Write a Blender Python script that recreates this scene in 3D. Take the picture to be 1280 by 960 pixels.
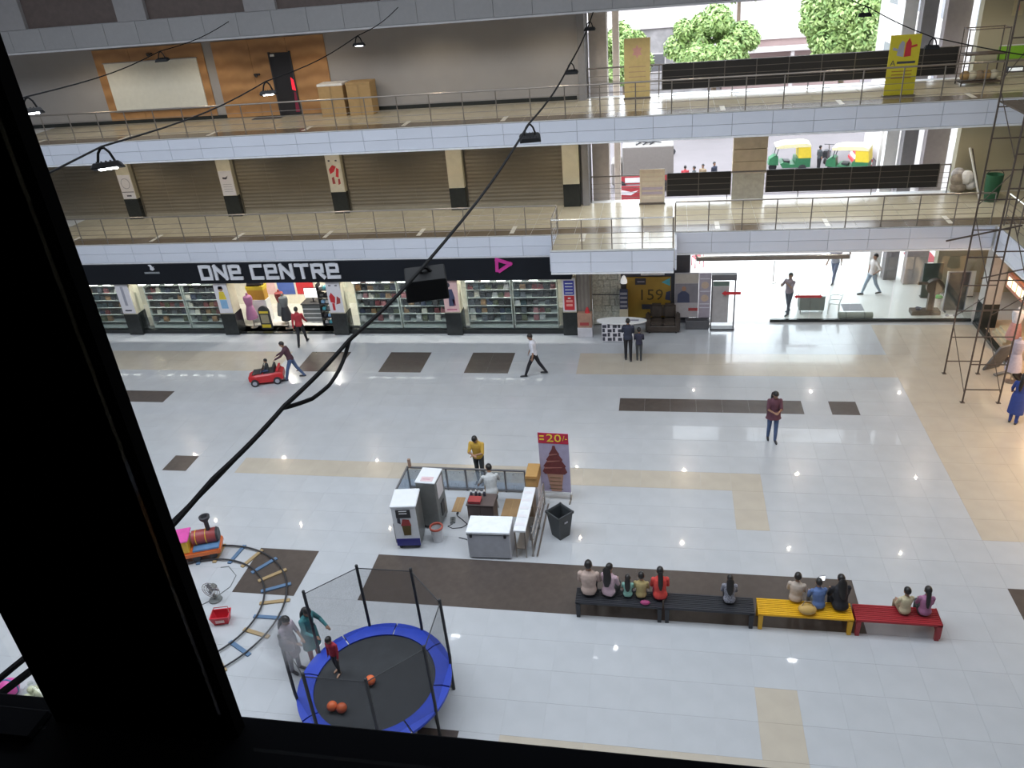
import bpy, bmesh, math, random
from mathutils import Vector, Matrix
random.seed(11)
PI = math.pi
scene = bpy.context.scene
for o in list(bpy.data.objects): bpy.data.objects.remove(o)
COL = scene.collection

# ------------------------------------------------------------------ camera
# held in a dark window, 13.15 m above the mall floor, looking down into the atrium
CAM_Z, FPX = 13.15, 1000.5
yaw, pit, rol = -0.212193, 0.496170, -0.089475
fwd = Vector((math.sin(yaw)*math.cos(pit), math.cos(yaw)*math.cos(pit), -math.sin(pit)))
rgt = Vector((math.cos(yaw), -math.sin(yaw), 0))
upv = rgt.cross(fwd)
rgt, upv = rgt*math.cos(rol)+upv*math.sin(rol), upv*math.cos(rol)-rgt*math.sin(rol)
camd = bpy.data.cameras.new('camera'); cam = bpy.data.objects.new('camera', camd); COL.objects.link(cam)
cam.matrix_world = Matrix(((rgt.x, upv.x, -fwd.x, 0), (rgt.y, upv.y, -fwd.y, 0), (rgt.z, upv.z, -fwd.z, CAM_Z), (0, 0, 0, 1)))
camd.sensor_width = 36; camd.lens = 36*FPX/1280; camd.clip_start = .03; camd.clip_end = 600
scene.camera = cam

# ------------------------------------------------------------------ world: bright overcast day
W = bpy.data.worlds.new('overcast_sky'); scene.world = W; W.use_nodes = True
bg = W.node_tree.nodes['Background']
bg.inputs[0].default_value = (.87, .94, 1.0, 1); bg.inputs[1].default_value = 6.6

# ------------------------------------------------------------------ daylight portals and lamps
SKY_X0, SKY_X1, SKY_Y0, SKY_Y1, ROOF_Z = -27.0, 8.0, 9.5, 17.0, 16.4
def portal(name, loc, rot, sx, sy):
    l = bpy.data.lights.new(name, 'AREA'); l.shape = 'RECTANGLE'; l.size = sx; l.size_y = sy
    l.cycles.is_portal = True
    o = bpy.data.objects.new(name, l); COL.objects.link(o); o.location = loc; o.rotation_euler = rot
portal('skylight_portal', ((SKY_X0+SKY_X1)/2, (SKY_Y0+SKY_Y1)/2, ROOF_Z+.3), (0, 0, 0), SKY_X1-SKY_X0, SKY_Y1-SKY_Y0)
def area(name, loc, rot, sx, sy, power, col):
    l = bpy.data.lights.new(name, 'AREA'); l.shape = 'RECTANGLE'; l.size = sx; l.size_y = sy
    l.energy = power; l.color = col
    o = bpy.data.objects.new(name, l); COL.objects.link(o); o.location = loc; o.rotation_euler = rot
    return o
# unseen lamp for the side shops' warm light, tilted out over the mall floor
area('side_shop_light', (12.3, 20.5, 2.9), (0, .75, 0), 1.6, 11.0, 520, (1, .72, .46))

scene.view_settings.view_transform = 'Standard'; scene.view_settings.look = 'None'
scene.view_settings.exposure = 0.0; scene.view_settings.gamma = 1.0
scene.view_settings.use_curve_mapping = False

# ------------------------------------------------------------------ materials (all procedural)
MATS = {}
def mat(name, col, rough=.5, metal=0., var=.08, scale=6., bump=0., emit=0., ecol=None, spec=.5, rand=0., wave=None, coord='Object', coat=0.):
    """Principled material: colour with noise variation, optional relief, optional per-object tint"""
    if name in MATS: return MATS[name]
    m = bpy.data.materials.new(name); m.use_nodes = True; MATS[name] = m
    N = m.node_tree.nodes; L = m.node_tree.links; P = N['Principled BSDF']
    P.inputs['Roughness'].default_value = rough; P.inputs['Metallic'].default_value = metal
    P.inputs['Specular IOR Level'].default_value = spec
    P.inputs['Coat Weight'].default_value = coat; P.inputs['Coat Roughness'].default_value = .03
    tc = N.new('ShaderNodeTexCoord'); nz = N.new('ShaderNodeTexNoise'); nz.inputs['Scale'].default_value = scale
    nz.inputs['Detail'].default_value = 4
    L.new(tc.outputs[coord], nz.inputs['Vector'])
    rp = N.new('ShaderNodeMapRange'); rp.inputs['From Min'].default_value = .25; rp.inputs['From Max'].default_value = .75
    rp.inputs['To Min'].default_value = 1-var; rp.inputs['To Max'].default_value = 1+var
    L.new(nz.outputs['Fac'], rp.inputs['Value'])
    val = rp.outputs['Result']
    if rand:
        oi = N.new('ShaderNodeObjectInfo'); r2 = N.new('ShaderNodeMapRange')
        r2.inputs['To Min'].default_value = 1-rand; r2.inputs['To Max'].default_value = 1+rand
        L.new(oi.outputs['Random'], r2.inputs['Value'])
        mu = N.new('ShaderNodeMath'); mu.operation = 'MULTIPLY'; L.new(val, mu.inputs[0]); L.new(r2.outputs['Result'], mu.inputs[1]); val = mu.outputs[0]
    vm = N.new('ShaderNodeVectorMath'); vm.operation = 'SCALE'; vm.inputs[0].default_value = col[:3]
    L.new(val, vm.inputs['Scale']); L.new(vm.outputs[0], P.inputs['Base Color'])
    if bump:
        b = N.new('ShaderNodeBump'); b.inputs['Strength'].default_value = bump; b.inputs['Distance'].default_value = .02
        L.new(nz.outputs['Fac'], b.inputs['Height']); L.new(b.outputs[0], P.inputs['Normal'])
    if wave:
        wv = N.new('ShaderNodeTexWave'); wv.inputs['Scale'].default_value = wave[0]; wv.bands_direction = wave[1]; wv.inputs['Distortion'].default_value = wave[2]
        wv.inputs['Detail'].default_value = 3; wv.inputs['Detail Scale'].default_value = 1.5
        L.new(tc.outputs[coord], wv.inputs['Vector'])
        mx = N.new('ShaderNodeMix'); mx.data_type = 'RGBA'; mx.inputs[7].default_value = (*wave[3], 1)
        L.new(wv.outputs['Fac'], mx.inputs[0]); L.new(vm.outputs[0], mx.inputs[6]); L.new(mx.outputs[2], P.inputs['Base Color'])
    if emit:
        P.inputs['Emission Color'].default_value = (*(ecol or col)[:3], 1); P.inputs['Emission Strength'].default_value = emit
    return m
def ramp_mat(name, cols, rough=.6, spec=.4):
    """colour picked per object out of a list (Object Info > Random)"""
    if name in MATS: return MATS[name]
    m = bpy.data.materials.new(name); m.use_nodes = True; MATS[name] = m
    N = m.node_tree.nodes; L = m.node_tree.links; P = N['Principled BSDF']
    P.inputs['Roughness'].default_value = rough; P.inputs['Specular IOR Level'].default_value = spec
    oi = N.new('ShaderNodeObjectInfo'); r = N.new('ShaderNodeValToRGB'); r.color_ramp.interpolation = 'CONSTANT'
    e = r.color_ramp.elements
    while len(e) < len(cols): e.new(.5)
    for i, c in enumerate(cols): e[i].position = i/len(cols); e[i].color = (*c, 1)
    L.new(oi.outputs['Random'], r.inputs[0]); L.new(r.outputs[0], P.inputs['Base Color'])
    return m
def glass_mat(name, tint=(.95, .98, .97), refl=.06, haze=0., hcol=(.7, .72, .74), rough=.03):
    """thin clear sheet: mostly lets light straight through, mirrors a little, may be dusty"""
    if name in MATS: return MATS[name]
    m = bpy.data.materials.new(name); m.use_nodes = True; MATS[name] = m
    N = m.node_tree.nodes; L = m.node_tree.links; N.clear()
    out = N.new('ShaderNodeOutputMaterial'); t = N.new('ShaderNodeBsdfTransparent'); t.inputs[0].default_value = (*tint, 1)
    g = N.new('ShaderNodeBsdfGlossy'); g.inputs['Roughness'].default_value = rough; g.inputs[0].default_value = (1, 1, 1, 1)
    mx = N.new('ShaderNodeMixShader'); mx.inputs[0].default_value = refl
    L.new(t.outputs[0], mx.inputs[1]); L.new(g.outputs[0], mx.inputs[2]); last = mx
    if haze:
        d = N.new('ShaderNodeBsdfDiffuse'); d.inputs[0].default_value = (*hcol, 1)
        nz = N.new('ShaderNodeTexNoise'); nz.inputs['Scale'].default_value = 3
        ml = N.new('ShaderNodeMath'); ml.operation = 'MULTIPLY'; ml.inputs[1].default_value = haze*2
        L.new(nz.outputs['Fac'], ml.inputs[0])
        m2 = N.new('ShaderNodeMixShader'); L.new(ml.outputs[0], m2.inputs[0]); L.new(mx.outputs[0], m2.inputs[1]); L.new(d.outputs[0], m2.inputs[2]); last = m2
    L.new(last.outputs[0], out.inputs[0]); return m
def net_mat(name, col, cover, cell):
    """fine woven mesh: threads with real holes between them"""
    if name in MATS: return MATS[name]
    m = bpy.data.materials.new(name); m.use_nodes = True; MATS[name] = m
    N = m.node_tree.nodes; L = m.node_tree.links; P = N['Principled BSDF']
    P.inputs['Base Color'].default_value = (*col, 1); P.inputs['Roughness'].default_value = .8
    tc = N.new('ShaderNodeTexCoord'); nz = N.new('ShaderNodeTexNoise'); nz.inputs['Scale'].default_value = cell
    L.new(tc.outputs['Object'], nz.inputs['Vector'])
    mr = N.new('ShaderNodeMapRange'); mr.inputs['From Min'].default_value = .3; mr.inputs['From Max'].default_value = .7
    mr.inputs['To Min'].default_value = cover*.8; mr.inputs['To Max'].default_value = cover*1.2
    L.new(nz.outputs['Fac'], mr.inputs['Value']); L.new(mr.outputs['Result'], P.inputs['Alpha']); return m

# ------------------------------------------------------------------ mesh builder
class G:
    def __init__(s): s.v = []; s.f = []; s.mi = []; s.cur = 0
    def mset(s, i): s.cur = i; return s
    def add(s, vs, fs):
        b = len(s.v); s.v += [tuple(v) for v in vs]
        for f in fs: s.f.append([b+i for i in f]); s.mi.append(s.cur)
        return s
    def box(s, c, d, rz=0., top=(1., 1.), rx=0., ry=0.):
        hx, hy, hz = d[0]/2, d[1]/2, d[2]/2; tx, ty = top
        vs = [(-hx, -hy, -hz), (hx, -hy, -hz), (hx, hy, -hz), (-hx, hy, -hz), (-hx*tx, -hy*ty, hz), (hx*tx, -hy*ty, hz), (hx*tx, hy*ty, hz), (-hx*tx, hy*ty, hz)]
        if rx or ry or rz:
            R = Matrix.Rotation(rz, 3, 'Z') @ Matrix.Rotation(ry, 3, 'Y') @ Matrix.Rotation(rx, 3, 'X')
            vs = [R @ Vector(v) for v in vs]
        return s.add([(v[0]+c[0], v[1]+c[1], v[2]+c[2]) for v in vs], [(0, 3, 2, 1), (4, 5, 6, 7), (0, 1, 5, 4), (1, 2, 6, 5), (2, 3, 7, 6), (3, 0, 4, 7)])
    def bb(s, x0, x1, y0, y1, z0, z1): return s.box(((x0+x1)/2, (y0+y1)/2, (z0+z1)/2), (x1-x0, y1-y0, z1-z0))
    def cone(s, p0, p1, r0, r1=None, n=10):
        r1 = r0 if r1 is None else r1
        p0 = Vector(p0); p1 = Vector(p1); d = (p1-p0).normalized()
        a = d.orthogonal().normalized(); b = d.cross(a); vs = []
        for p, r in ((p0, r0), (p1, r1)):
            for i in range(n):
                t = 2*PI*i/n; vs.append(p+a*math.cos(t)*r+b*math.sin(t)*r)
        fs = [(i, (i+1) % n, n+(i+1) % n, n+i) for i in range(n)]+[tuple(range(n-1, -1, -1)), tuple(range(n, 2*n))]
        return s.add(vs, fs)
    def tube(s, pts, r, n=8, closed=False):
        pts = [Vector(p) for p in pts]; m = len(pts); vs = []; prev = None
        for k, p in enumerate(pts):
            d = (pts[(k+1) % m]-pts[k-1]) if closed else (pts[min(k+1, m-1)]-pts[max(k-1, 0)])
            d = d.normalized() if d.length > 1e-9 else Vector((0, 0, 1))
            a = d.orthogonal() if prev is None else prev-d*prev.dot(d)
            a = a.normalized(); prev = a; b = d.cross(a); rr = r[k] if isinstance(r, (list, tuple)) else r
            for i in range(n): t = 2*PI*i/n; vs.append(p+a*math.cos(t)*rr+b*math.sin(t)*rr)
        fs = []
        for k in range(m if closed else m-1):
            k2 = (k+1) % m
            for i in range(n): fs.append((k*n+i, k*n+(i+1) % n, k2*n+(i+1) % n, k2*n+i))
        if not closed: fs += [tuple(range(n-1, -1, -1)), tuple(range((m-1)*n, m*n))]
        return s.add(vs, fs)
    def lathe(s, prof, c=(0, 0, 0), n=20, ring=False):
        vs = []; m = len(prof)
        for r, z in prof:
            for i in range(n): t = 2*PI*i/n; vs.append((c[0]+r*math.cos(t), c[1]+r*math.sin(t), c[2]+z))
        fs = [(k*n+i, k*n+(i+1) % n, (k+1) % m*n+(i+1) % n, (k+1) % m*n+i) for k in range(m if ring else m-1) for i in range(n)]
        if not ring: fs += [tuple(range(n-1, -1, -1)), tuple(range((m-1)*n, m*n))]
        return s.add(vs, fs)
    def ell(s, c, r, nu=12, nv=8, R=None):
        r = (r, r, r) if isinstance(r, (int, float)) else r; c = Vector(c); vs = []
        def q(x, y, z):
            v = Vector((x*r[0], y*r[1], z*r[2])); v = R @ v if R else v; return c+v
        vs.append(q(0, 0, -1))
        for j in range(1, nv):
            a = -PI/2+PI*j/nv
            for i in range(nu): t = 2*PI*i/nu; vs.append(q(math.cos(a)*math.cos(t), math.cos(a)*math.sin(t), math.sin(a)))
        vs.append(q(0, 0, 1)); e = len(vs)-1; fs = []
        for i in range(nu):
            fs.append((0, 1+(i+1) % nu, 1+i)); fs.append((e, e-nu+i, e-nu+(i+1) % nu))
        for j in range(nv-2):
            for i in range(nu): fs.append((1+j*nu+i, 1+j*nu+(i+1) % nu, 1+(j+1)*nu+(i+1) % nu, 1+(j+1)*nu+i))
        return s.add(vs, fs)
    def loft(s, rings, cap=True):
        n = len(rings[0]); vs = [p for r in rings for p in r]; m = len(rings)
        fs = [(k*n+i, k*n+(i+1) % n, (k+1)*n+(i+1) % n, (k+1)*n+i) for k in range(m-1) for i in range(n)]
        if cap: fs += [tuple(range(n-1, -1, -1)), tuple(range((m-1)*n, m*n))]
        return s.add(vs, fs)
    def prism(s, poly, a, b, plane='xz', off=(0, 0, 0)):
        """poly extruded from a to b along the axis that the plane leaves out"""
        def q(p, h):
            v = {'xz': (p[0], h, p[1]), 'xy': (p[0], p[1], h), 'yz': (h, p[0], p[1])}[plane]
            return (v[0]+off[0], v[1]+off[1], v[2]+off[2])
        n = len(poly); vs = [q(p, a) for p in poly]+[q(p, b) for p in poly]
        fs = [(i, (i+1) % n, n+(i+1) % n, n+i) for i in range(n)]+[tuple(range(n-1, -1, -1)), tuple(range(n, 2*n))]
        return s.add(vs, fs)
    def mesh(s, name, mats, smooth=False, bevel=0., seg=1):
        me = bpy.data.meshes.new(name); me.from_pydata(s.v, [], s.f); me.update()
        for m in (mats if isinstance(mats, (list, tuple)) else [mats]): me.materials.append(m)
        me.polygons.foreach_set('material_index', s.mi)
        bm = bmesh.new(); bm.from_mesh(me); bmesh.ops.recalc_face_normals(bm, faces=bm.faces)
        if bevel: bmesh.ops.bevel(bm, geom=bm.edges[:], offset=bevel, segments=seg, affect='EDGES', clamp_overlap=True)
        if smooth:
            for f in bm.faces: f.smooth = True
            for e in bm.edges:
                if len(e.link_faces) == 2 and e.calc_face_angle(0) > .7: e.smooth = False
        bm.to_mesh(me); bm.free(); return me
    def build(s, name, mats, parent=None, loc=None, rz=0., smooth=False, bevel=0., seg=1):
        return put(name, s.mesh(name, mats, smooth, bevel, seg), parent, loc, rz)
def put(name, me, parent=None, loc=None, rz=0.):
    o = bpy.data.objects.new(name, me); COL.objects.link(o); o.parent = parent
    if loc: o.location = loc
    if rz: o.rotation_euler = (0, 0, rz)
    return o
def thing(name, label, cat, loc=(0, 0, 0), rz=0., group=None):
    o = bpy.data.objects.new(name, None); COL.objects.link(o); o.empty_display_size = .1
    o.location = loc; o.rotation_euler = (0, 0, rz); return tag(o, label, cat, group)
def tag(o, label, cat, group=None):
    o['label'] = label; o['category'] = cat
    if group: o['group'] = group
    return o
def struct(o, label=None, cat=None):
    o['kind'] = 'structure'
    if label: o['label'] = label
    if cat: o['category'] = cat
    return o
def root_struct(name, label, cat, loc=(0, 0, 0)):
    o = bpy.data.objects.new(name, None); COL.objects.link(o); o.location = loc; o.empty_display_size = .1
    return struct(o, label, cat)
def dup(root, loc=None, rz=None, label=None, group=None):
    def cp(o, par):
        c = o.copy(); COL.objects.link(c); c.parent = par
        for ch in [x for x in COL.objects if x.parent == o and x != c]: cp(ch, c)
        return c
    r = cp(root, root.parent)
    if loc is not None: r.location = loc
    if rz is not None: r.rotation_euler = (0, 0, rz)
    if label: r['label'] = label
    if group: r['group'] = group
    return r
def arc(c, r, a0, a1, n, z=0):
    return [(c[0]+r*math.cos(a0+(a1-a0)*i/n), c[1]+r*math.sin(a0+(a1-a0)*i/n), z) for i in range(n+1)]
def rrect(w, h, r, n=3, cx=0, cy=0):
    out = []
    for sx, sy, a in ((1, 1, 0), (-1, 1, PI/2), (-1, -1, PI), (1, -1, 3*PI/2)):
        for i in range(n+1):
            t = a+PI/2*i/n; out.append((cx+sx*(w/2-r)+r*math.cos(t), cy+sy*(h/2-r)+r*math.sin(t)))
    return out
# pixel lettering on a 5-row grid, drawn as joined flat boxes with real depth
FONT = {'O': ['####', '#..#', '#..#', '#..#', '####'], 'N': ['#..#', '##.#', '####', '#.##', '#..#'], 'C': ['####', '#...', '#...', '#...', '####'],
 'T': ['###', '.#.', '.#.', '.#.', '.#.'], 'R': ['####', '#..#', '####', '#.#.', '#..#'], '2': ['###', '..#', '###', '#..', '###'], '0': ['###', '#.#', '#.#', '#.#', '###'],
 '1': ['.#', '##', '.#', '.#', '.#'], '5': ['###', '#..', '###', '..#', '###'], '9': ['###', '#.#', '###', '..#', '###'], '/': ['..#', '..#', '.#.', '#..', '#..'], '-': ['...', '...', '###', '...', '...']}
def strokes(g, segs, w, depth, y):
    """letter from thick straight strokes in the xz plane (mitred by square ends)"""
    for q, (x0, z0, x1, z1) in enumerate(segs):
        L = math.hypot(x1-x0, z1-z0); a = math.atan2(z1-z0, x1-x0)
        g.box(((x0+x1)/2, y, (z0+z1)/2), (L+w, depth+.004*q, w), ry=-a)
    return g
def print_text(name, txt, parent, mat_, x, y, z, h, extr=.004, rz=0., align='CENTER', squeeze=1.):
    """flat printed lettering, turned into a mesh"""
    cu = bpy.data.curves.new(name, 'FONT'); cu.body = txt; cu.size = h; cu.extrude = extr; cu.align_x = align; cu.align_y = 'CENTER'; cu.resolution_u = 2
    t = bpy.data.objects.new('tmp', cu); COL.objects.link(t); dg = bpy.context.evaluated_depsgraph_get()
    me = bpy.data.meshes.new_from_object(t.evaluated_get(dg)); bpy.data.objects.remove(t); bpy.data.curves.remove(cu)
    me.transform(Matrix.Diagonal((squeeze, 1, 1, 1))); me.transform(Matrix.Rotation(PI/2, 4, 'X'))
    me.materials.clear(); me.materials.append(mat_)
    return put(name, me, parent, (x, y, z), rz)

# ================================================================== SETTING
M_white_tile = mat('tile_white', (.452, .466, .492), .22, var=.05, scale=1.6, rand=.012, spec=.4, coat=.32)
M_dark_tile = mat('tile_dark_brown', (.082, .066, .058), .25, var=.12, scale=5, rand=.03, coat=.3)
M_beige_tile = mat('tile_beige', (.47, .42, .35), .22, var=.06, scale=2, rand=.015, coat=.32)
M_grout = mat('grout', (.42, .425, .44), .3)
M_fascia = mat('fascia_panel', (.66, .69, .78), .38, var=.03, scale=.8, rand=.03)
M_fascia_gap = mat('fascia_joint', (.24, .25, .28), .7)
M_lip = mat('fascia_lip', (.78, .79, .82), .45)
M_slab = mat('soffit_paint', (.66, .66, .65), .7)
M_gal_cream = mat('gallery_tile_cream', (.50, .45, .34), .22, var=.06, scale=2, rand=.05)
M_gal_brown = mat('gallery_tile_brown', (.17, .135, .10), .25, var=.08, scale=3, rand=.06)
M_gal_white = mat('gallery_inlay_white', (.70, .67, .60), .3)
M_taupe = mat('wall_taupe', (.34, .315, .30), .8, var=.05, scale=1.2)
M_cream = mat('column_cream', (.60, .55, .42), .7, var=.05)
M_black = mat('black_granite', (.018, .021, .021), .25, var=.2)
M_shutter = mat('shutter_bronze', (.20, .17, .125), .55, metal=.15, var=.12, scale=.7)
M_beige_wall = mat('wall_beige', (.42, .385, .28), .8, var=.06, scale=.8)
M_greywall = mat('wall_grey', (.36, .36, .37), .8)
M_steel = mat('steel', (.38, .35, .32), .32, metal=.85, var=.05)
M_rail = mat('rail_steel', (.26, .23, .205), .38, metal=.7, var=.05)
M_rail_dark = mat('rail_dark_steel', (.17, .15, .14), .35, metal=.7)
M_rail_bright = mat('rail_bright_steel', (.75, .73, .70), .25, metal=.8)
M_brown_panel = mat('panel_dark_brown', (.085, .062, .056), .6, var=.15)
M_colgrey = mat('column_grey', (.24, .23, .235), .7, var=.05)
M_road = mat('road', (.165, .145, .15), .9, var=.08, scale=.4)
M_fore = mat('forecourt_stone', (.58, .56, .55), .5, var=.05)
M_offwhite = mat('offwhite_paint', (.74, .72, .70), .7, var=.05)
M_glass = glass_mat('clear_glass', refl=.05)
M_darkroom = mat('dark_paint', (.012, .012, .014), .9, spec=.1)

# ---- ground floor: square tiles laid on a slab, dark and beige inlays
TX, TY, TSX, TSY = .24, 14.765, .8053, .8126
def tile_kind(i, j):
    if j in (12, 13):
        if i in (-17, -16, -13, -12, -9, -8): return 1
        if i <= -19 or i >= -4: return 2
    if j == 9 and (-32 <= i <= -23 or -2 <= i <= 4 or i == 6): return 1
    if i == -19 and j == 4: return 1
    if j in (-2, -1) and (-9 <= i <= 4 or i in (-13, -12) or 9 <= i <= 12): return 1
    if i == -6 and j == -7: return 1
    if (j == 4 and -16 <= i <= 2) or (i == 2 and 2 <= j <= 4): return 2
    if (j == -7 and -4 <= i <= 2) or (i == 2 and j in (-6, -5)): return 2
    if i >= 9 and j >= 2: return 2
    return 0
floor = struct(G().bb(-33, 16, .48, 28.9, -.3, -.004).build('floor', M_grout), 'glossy white tiled mall floor with dark and beige inlays', 'floor')
TM = [M_white_tile, M_dark_tile, M_beige_tile]
tile_me = [G().bb(-TSX/2+e, TSX/2-e, -TSY/2+e, TSY/2-e, -.012, 0).mesh('tile', m) for m, e in zip(TM, (.0015, .0002, .0015))]
def in_view(x, y, z, mx=1.04):
    d = Vector((x, y, z-CAM_Z)); c = d.dot(fwd)
    if c < .3: return False
    return abs(d.dot(rgt)/c*FPX) < 640*mx and abs(d.dot(upv)/c*FPX) < 480*mx
cells = [(i, j) for i in range(-41, 19) for j in range(-16, 17)]
cc = lambda c: (TX+TSX*(c[0]+.5), TY+TSY*(c[1]+.5))
def behind_mullion(x, y): return -1.32 < x/y < -.86
vis = sorted([c for c in cells if in_view(*cc(c), 0) and not behind_mullion(*cc(c)) and cc(c)[1] > 9.2 and cc(c)[0] < 10.6], key=lambda c: cc(c)[0]**2+cc(c)[1]**2)[:300]
vset = set(vis)
for c in vis:
    put('tile', tile_me[tile_kind(*c)], floor, (*cc(c), 0))
gt = G()
for c in cells:
    if c in vset: continue
    gt.mset(tile_kind(*c)); x, y = cc(c)
    gt.bb(x-TSX/2+.0015, x+TSX/2-.0015, y-TSY/2+.0015, y+TSY/2-.0015, -.012, 0)
tf = gt.build('tile_field', TM, floor); tf['kind'] = 'stuff'

# ---- galleries: slab, fascia panels, tiles
def fascia(name, label, x0, x1, y, z0, z1, axis='x', pw=1.25, rows=2, pm=None, lm=None):
    r = root_struct(name, label, 'trim')
    def bx(a0, a1, d0, d1, h0, h1):
        return G().bb(a0, a1, y-d1, y-d0, h0, h1) if axis == 'x' else G().bb(y-d1, y-d0, a0, a1, h0, h1)
    bx(x0, x1, 0, .03, z0, z1).build('backing', M_fascia_gap, r)
    bx(x0, x1, 0, .09, z0-.05, z0+.012).build('lip', lm or M_lip, r)
    n = max(1, round((x1-x0)/pw)); w = (x1-x0)/n; h = (z1-z0-.02)/rows
    me = {}
    for a in range(n):
        for b in range(rows):
            key = 0
            if key not in me:
                g = G()
                if axis == 'x': g.bb(-w/2+.005, w/2-.005, -.02, .02, -h/2+.005, h/2-.005)
                else: g.bb(-.02, .02, -w/2+.005, w/2-.005, -h/2+.005, h/2-.005)
                me[key] = g.mesh('panel', pm or M_fascia, bevel=.004)
            p = x0+w*(a+.5); q = z0+.015+h*(b+.5)
            put('panel', me[key], r, (p, y-.05, q) if axis == 'x' else (y-.05, p, q))
    return r
GY = 27.7
fascia('trim_1', 'pale grey fascia panels under the first gallery railing, shop side', -32, -3.87, GY, 3.22, 3.98)
fascia('trim_2', 'pale grey fascia panels of the projecting balcony', -3.85, .31, 26.0, 3.2, 3.94)
fascia('trim_3', 'pale grey fascia panels above the entrance', .33, 10.62, GY, 3.22, 3.98)
fascia('trim_4', 'pale bluish fascia panels of the second gallery', -32, 16, GY, 7.22, 7.97)
fascia('trim_5', 'dark grey fascia panels of the third level', -32, 16, GY, 11.25, 12.0, pw=1.25, rows=1, pm=mat('fascia_dark_grey', (.25, .245, .25), .5, var=.04, rand=.03), lm=mat('lip_grey', (.42, .41, .42), .5))
fascia('trim_6', 'pale grey fascia panels of the side gallery behind the scaffold', 6.0, 27.6, 10.74, 3.22, 3.98, axis='y')
for sx, nm in ((-3.85, 'trim_7'), (.31+.06, 'trim_8')):
    r = root_struct(nm, 'return side of the projecting balcony fascia', 'trim')
    for b in range(2):
        G().bb(sx-.03, sx+.03, 26.0, 27.6, 3.23+.37*b, 3.58+.37*b).build('panel', M_fascia, r)

def gallery_floor(name, label, z, x0, x1, y0, y1, rows, inlay, extra=None):
    s = struct(G().bb(x0, x1, y0, y1, z-.72, z-.01).build(name, M_slab), label, 'floor')
    w = .8; n = int((min(x1, 13)-max(x0, -25.6))/w); xs = max(x0, -25.6)
    mes = {}
    for (ya, yb, m) in rows:
        me = G().bb(-w/2+.006, w/2-.006, -(yb-ya)/2+.006, (yb-ya)/2-.006, -.01, 0).mesh('tile', m)
        for a in range(n): put('tile', me, s, (xs+w*(a+.5), (ya+yb)/2, z))
    ime = G().bb(-.08, .08, -.42, .42, 0, .004).mesh('inlay_strip', M_gal_white)
    for x in inlay: put('inlay_strip', ime, s, (x, 28.35, z))
    if extra: extra(s, z)
    return s
def bump(s, z):
    G().bb(-3.82, .34, 26.0, 27.7, z-.7, z-.01).build('balcony_slab', M_slab, s)
    me = G().bb(-.41, .41, -.27, .27, -.01, 0).mesh('tile', M_gal_cream)
    for a in range(5):
        for b in range(3): put('tile', me, s, (-3.4+.832*a, 26.3+.555*b, z))
    for x in (-2.84, -.63): put('inlay_strip', bpy.data.meshes['inlay_strip'], s, (x, 27.3, z))
ROWS = [(27.72, 28.5, M_gal_brown), (28.5, 29.3, M_gal_cream), (29.3, 30.1, M_gal_cream), (30.1, 30.9, M_gal_cream), (30.9, 31.5, M_gal_cream)]
INL = [-24.05, -20.28, -16.63, -12.86, -9.1, -5.53, 1.82, 5.49, 9.36]
gallery_floor('floor_first_gallery', 'tiled floor of the first gallery with brown edge', 4.0, -32, 16, 27.7, 31.9, ROWS, INL, bump)
gallery_floor('floor_second_gallery', 'tiled floor of the second gallery with brown edge', 8.0, -32, 16, 27.7, 31.9, ROWS, INL+[-1.8])
struct(G().bb(-32, 16, 27.7, 34, 11.3, 12.0).build('floor_third_level', M_slab), 'slab of the third level', 'floor')
struct(G().bb(10.72, 16, 1.0, 27.7, 3.28, 3.99).build('floor_side_gallery', [M_gal_cream]), 'floor of the side gallery behind the scaffold', 'floor')

# ---- far walls
struct(G().bb(-32, -3.2, 31.45, 31.7, 0, 11.3).build('wall_far', M_taupe), 'taupe back wall of the upper galleries', 'wall')
struct(G().bb(-32, -3.3, 31.40, 31.45, 8.0, 8.14).build('baseboard_far', M_black), 'black skirting along the second gallery wall', 'baseboard')
struct(G().bb(-33, -32, .6, 34, 0, ROOF_Z).build('wall_left', M_greywall))
struct(G().bb(15.9, 16.6, .6, 31.7, 0, ROOF_Z).build('wall_right', M_beige_wall))
struct(G().bb(10.35, 16, 31.6, 32.0, 0, 11.3).build('wall_far_right', M_beige_wall), 'beige wall beside the street opening', 'wall')
# third level: dark brown infill between grey piers
w3 = root_struct('wall_far_third_level', 'third level front of dark brown panels between grey piers', 'wall')
for k in range(8):
    xc = -22.95+4.78*k
    G().bb(xc-.56, xc+.56, 27.62, 27.95, 12.0, ROOF_Z).build('pier', M_colgrey, w3)
    G().bb(xc+.56, xc+4.22, 27.78, 27.9, 12.0, ROOF_Z).build('infill_panel', M_brown_panel, w3)
G().bb(-32, -23.6, 27.78, 27.9, 12, ROOF_Z).build('infill_panel', M_brown_panel, w3)
# roof with a wide open skylight
ceil = root_struct('ceiling', 'roof slab around the long skylight', 'ceiling')
for a in ((-33, SKY_X0, .6, 34), (SKY_X1, 16.6, .6, 34), (SKY_X0, SKY_X1, .6, SKY_Y0), (SKY_X0, SKY_X1, SKY_Y1, 34)):
    G().bb(*a, ROOF_Z, ROOF_Z+.3).build('roof_slab', M_slab, ceil)
for k in range(5):
    x = SKY_X0+(SKY_X1-SKY_X0)*(k+1)/6; G().bb(x-.1, x+.1, SKY_Y0, SKY_Y1, ROOF_Z, ROOF_Z+.25).build('roof_beam', M_slab, ceil)

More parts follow.
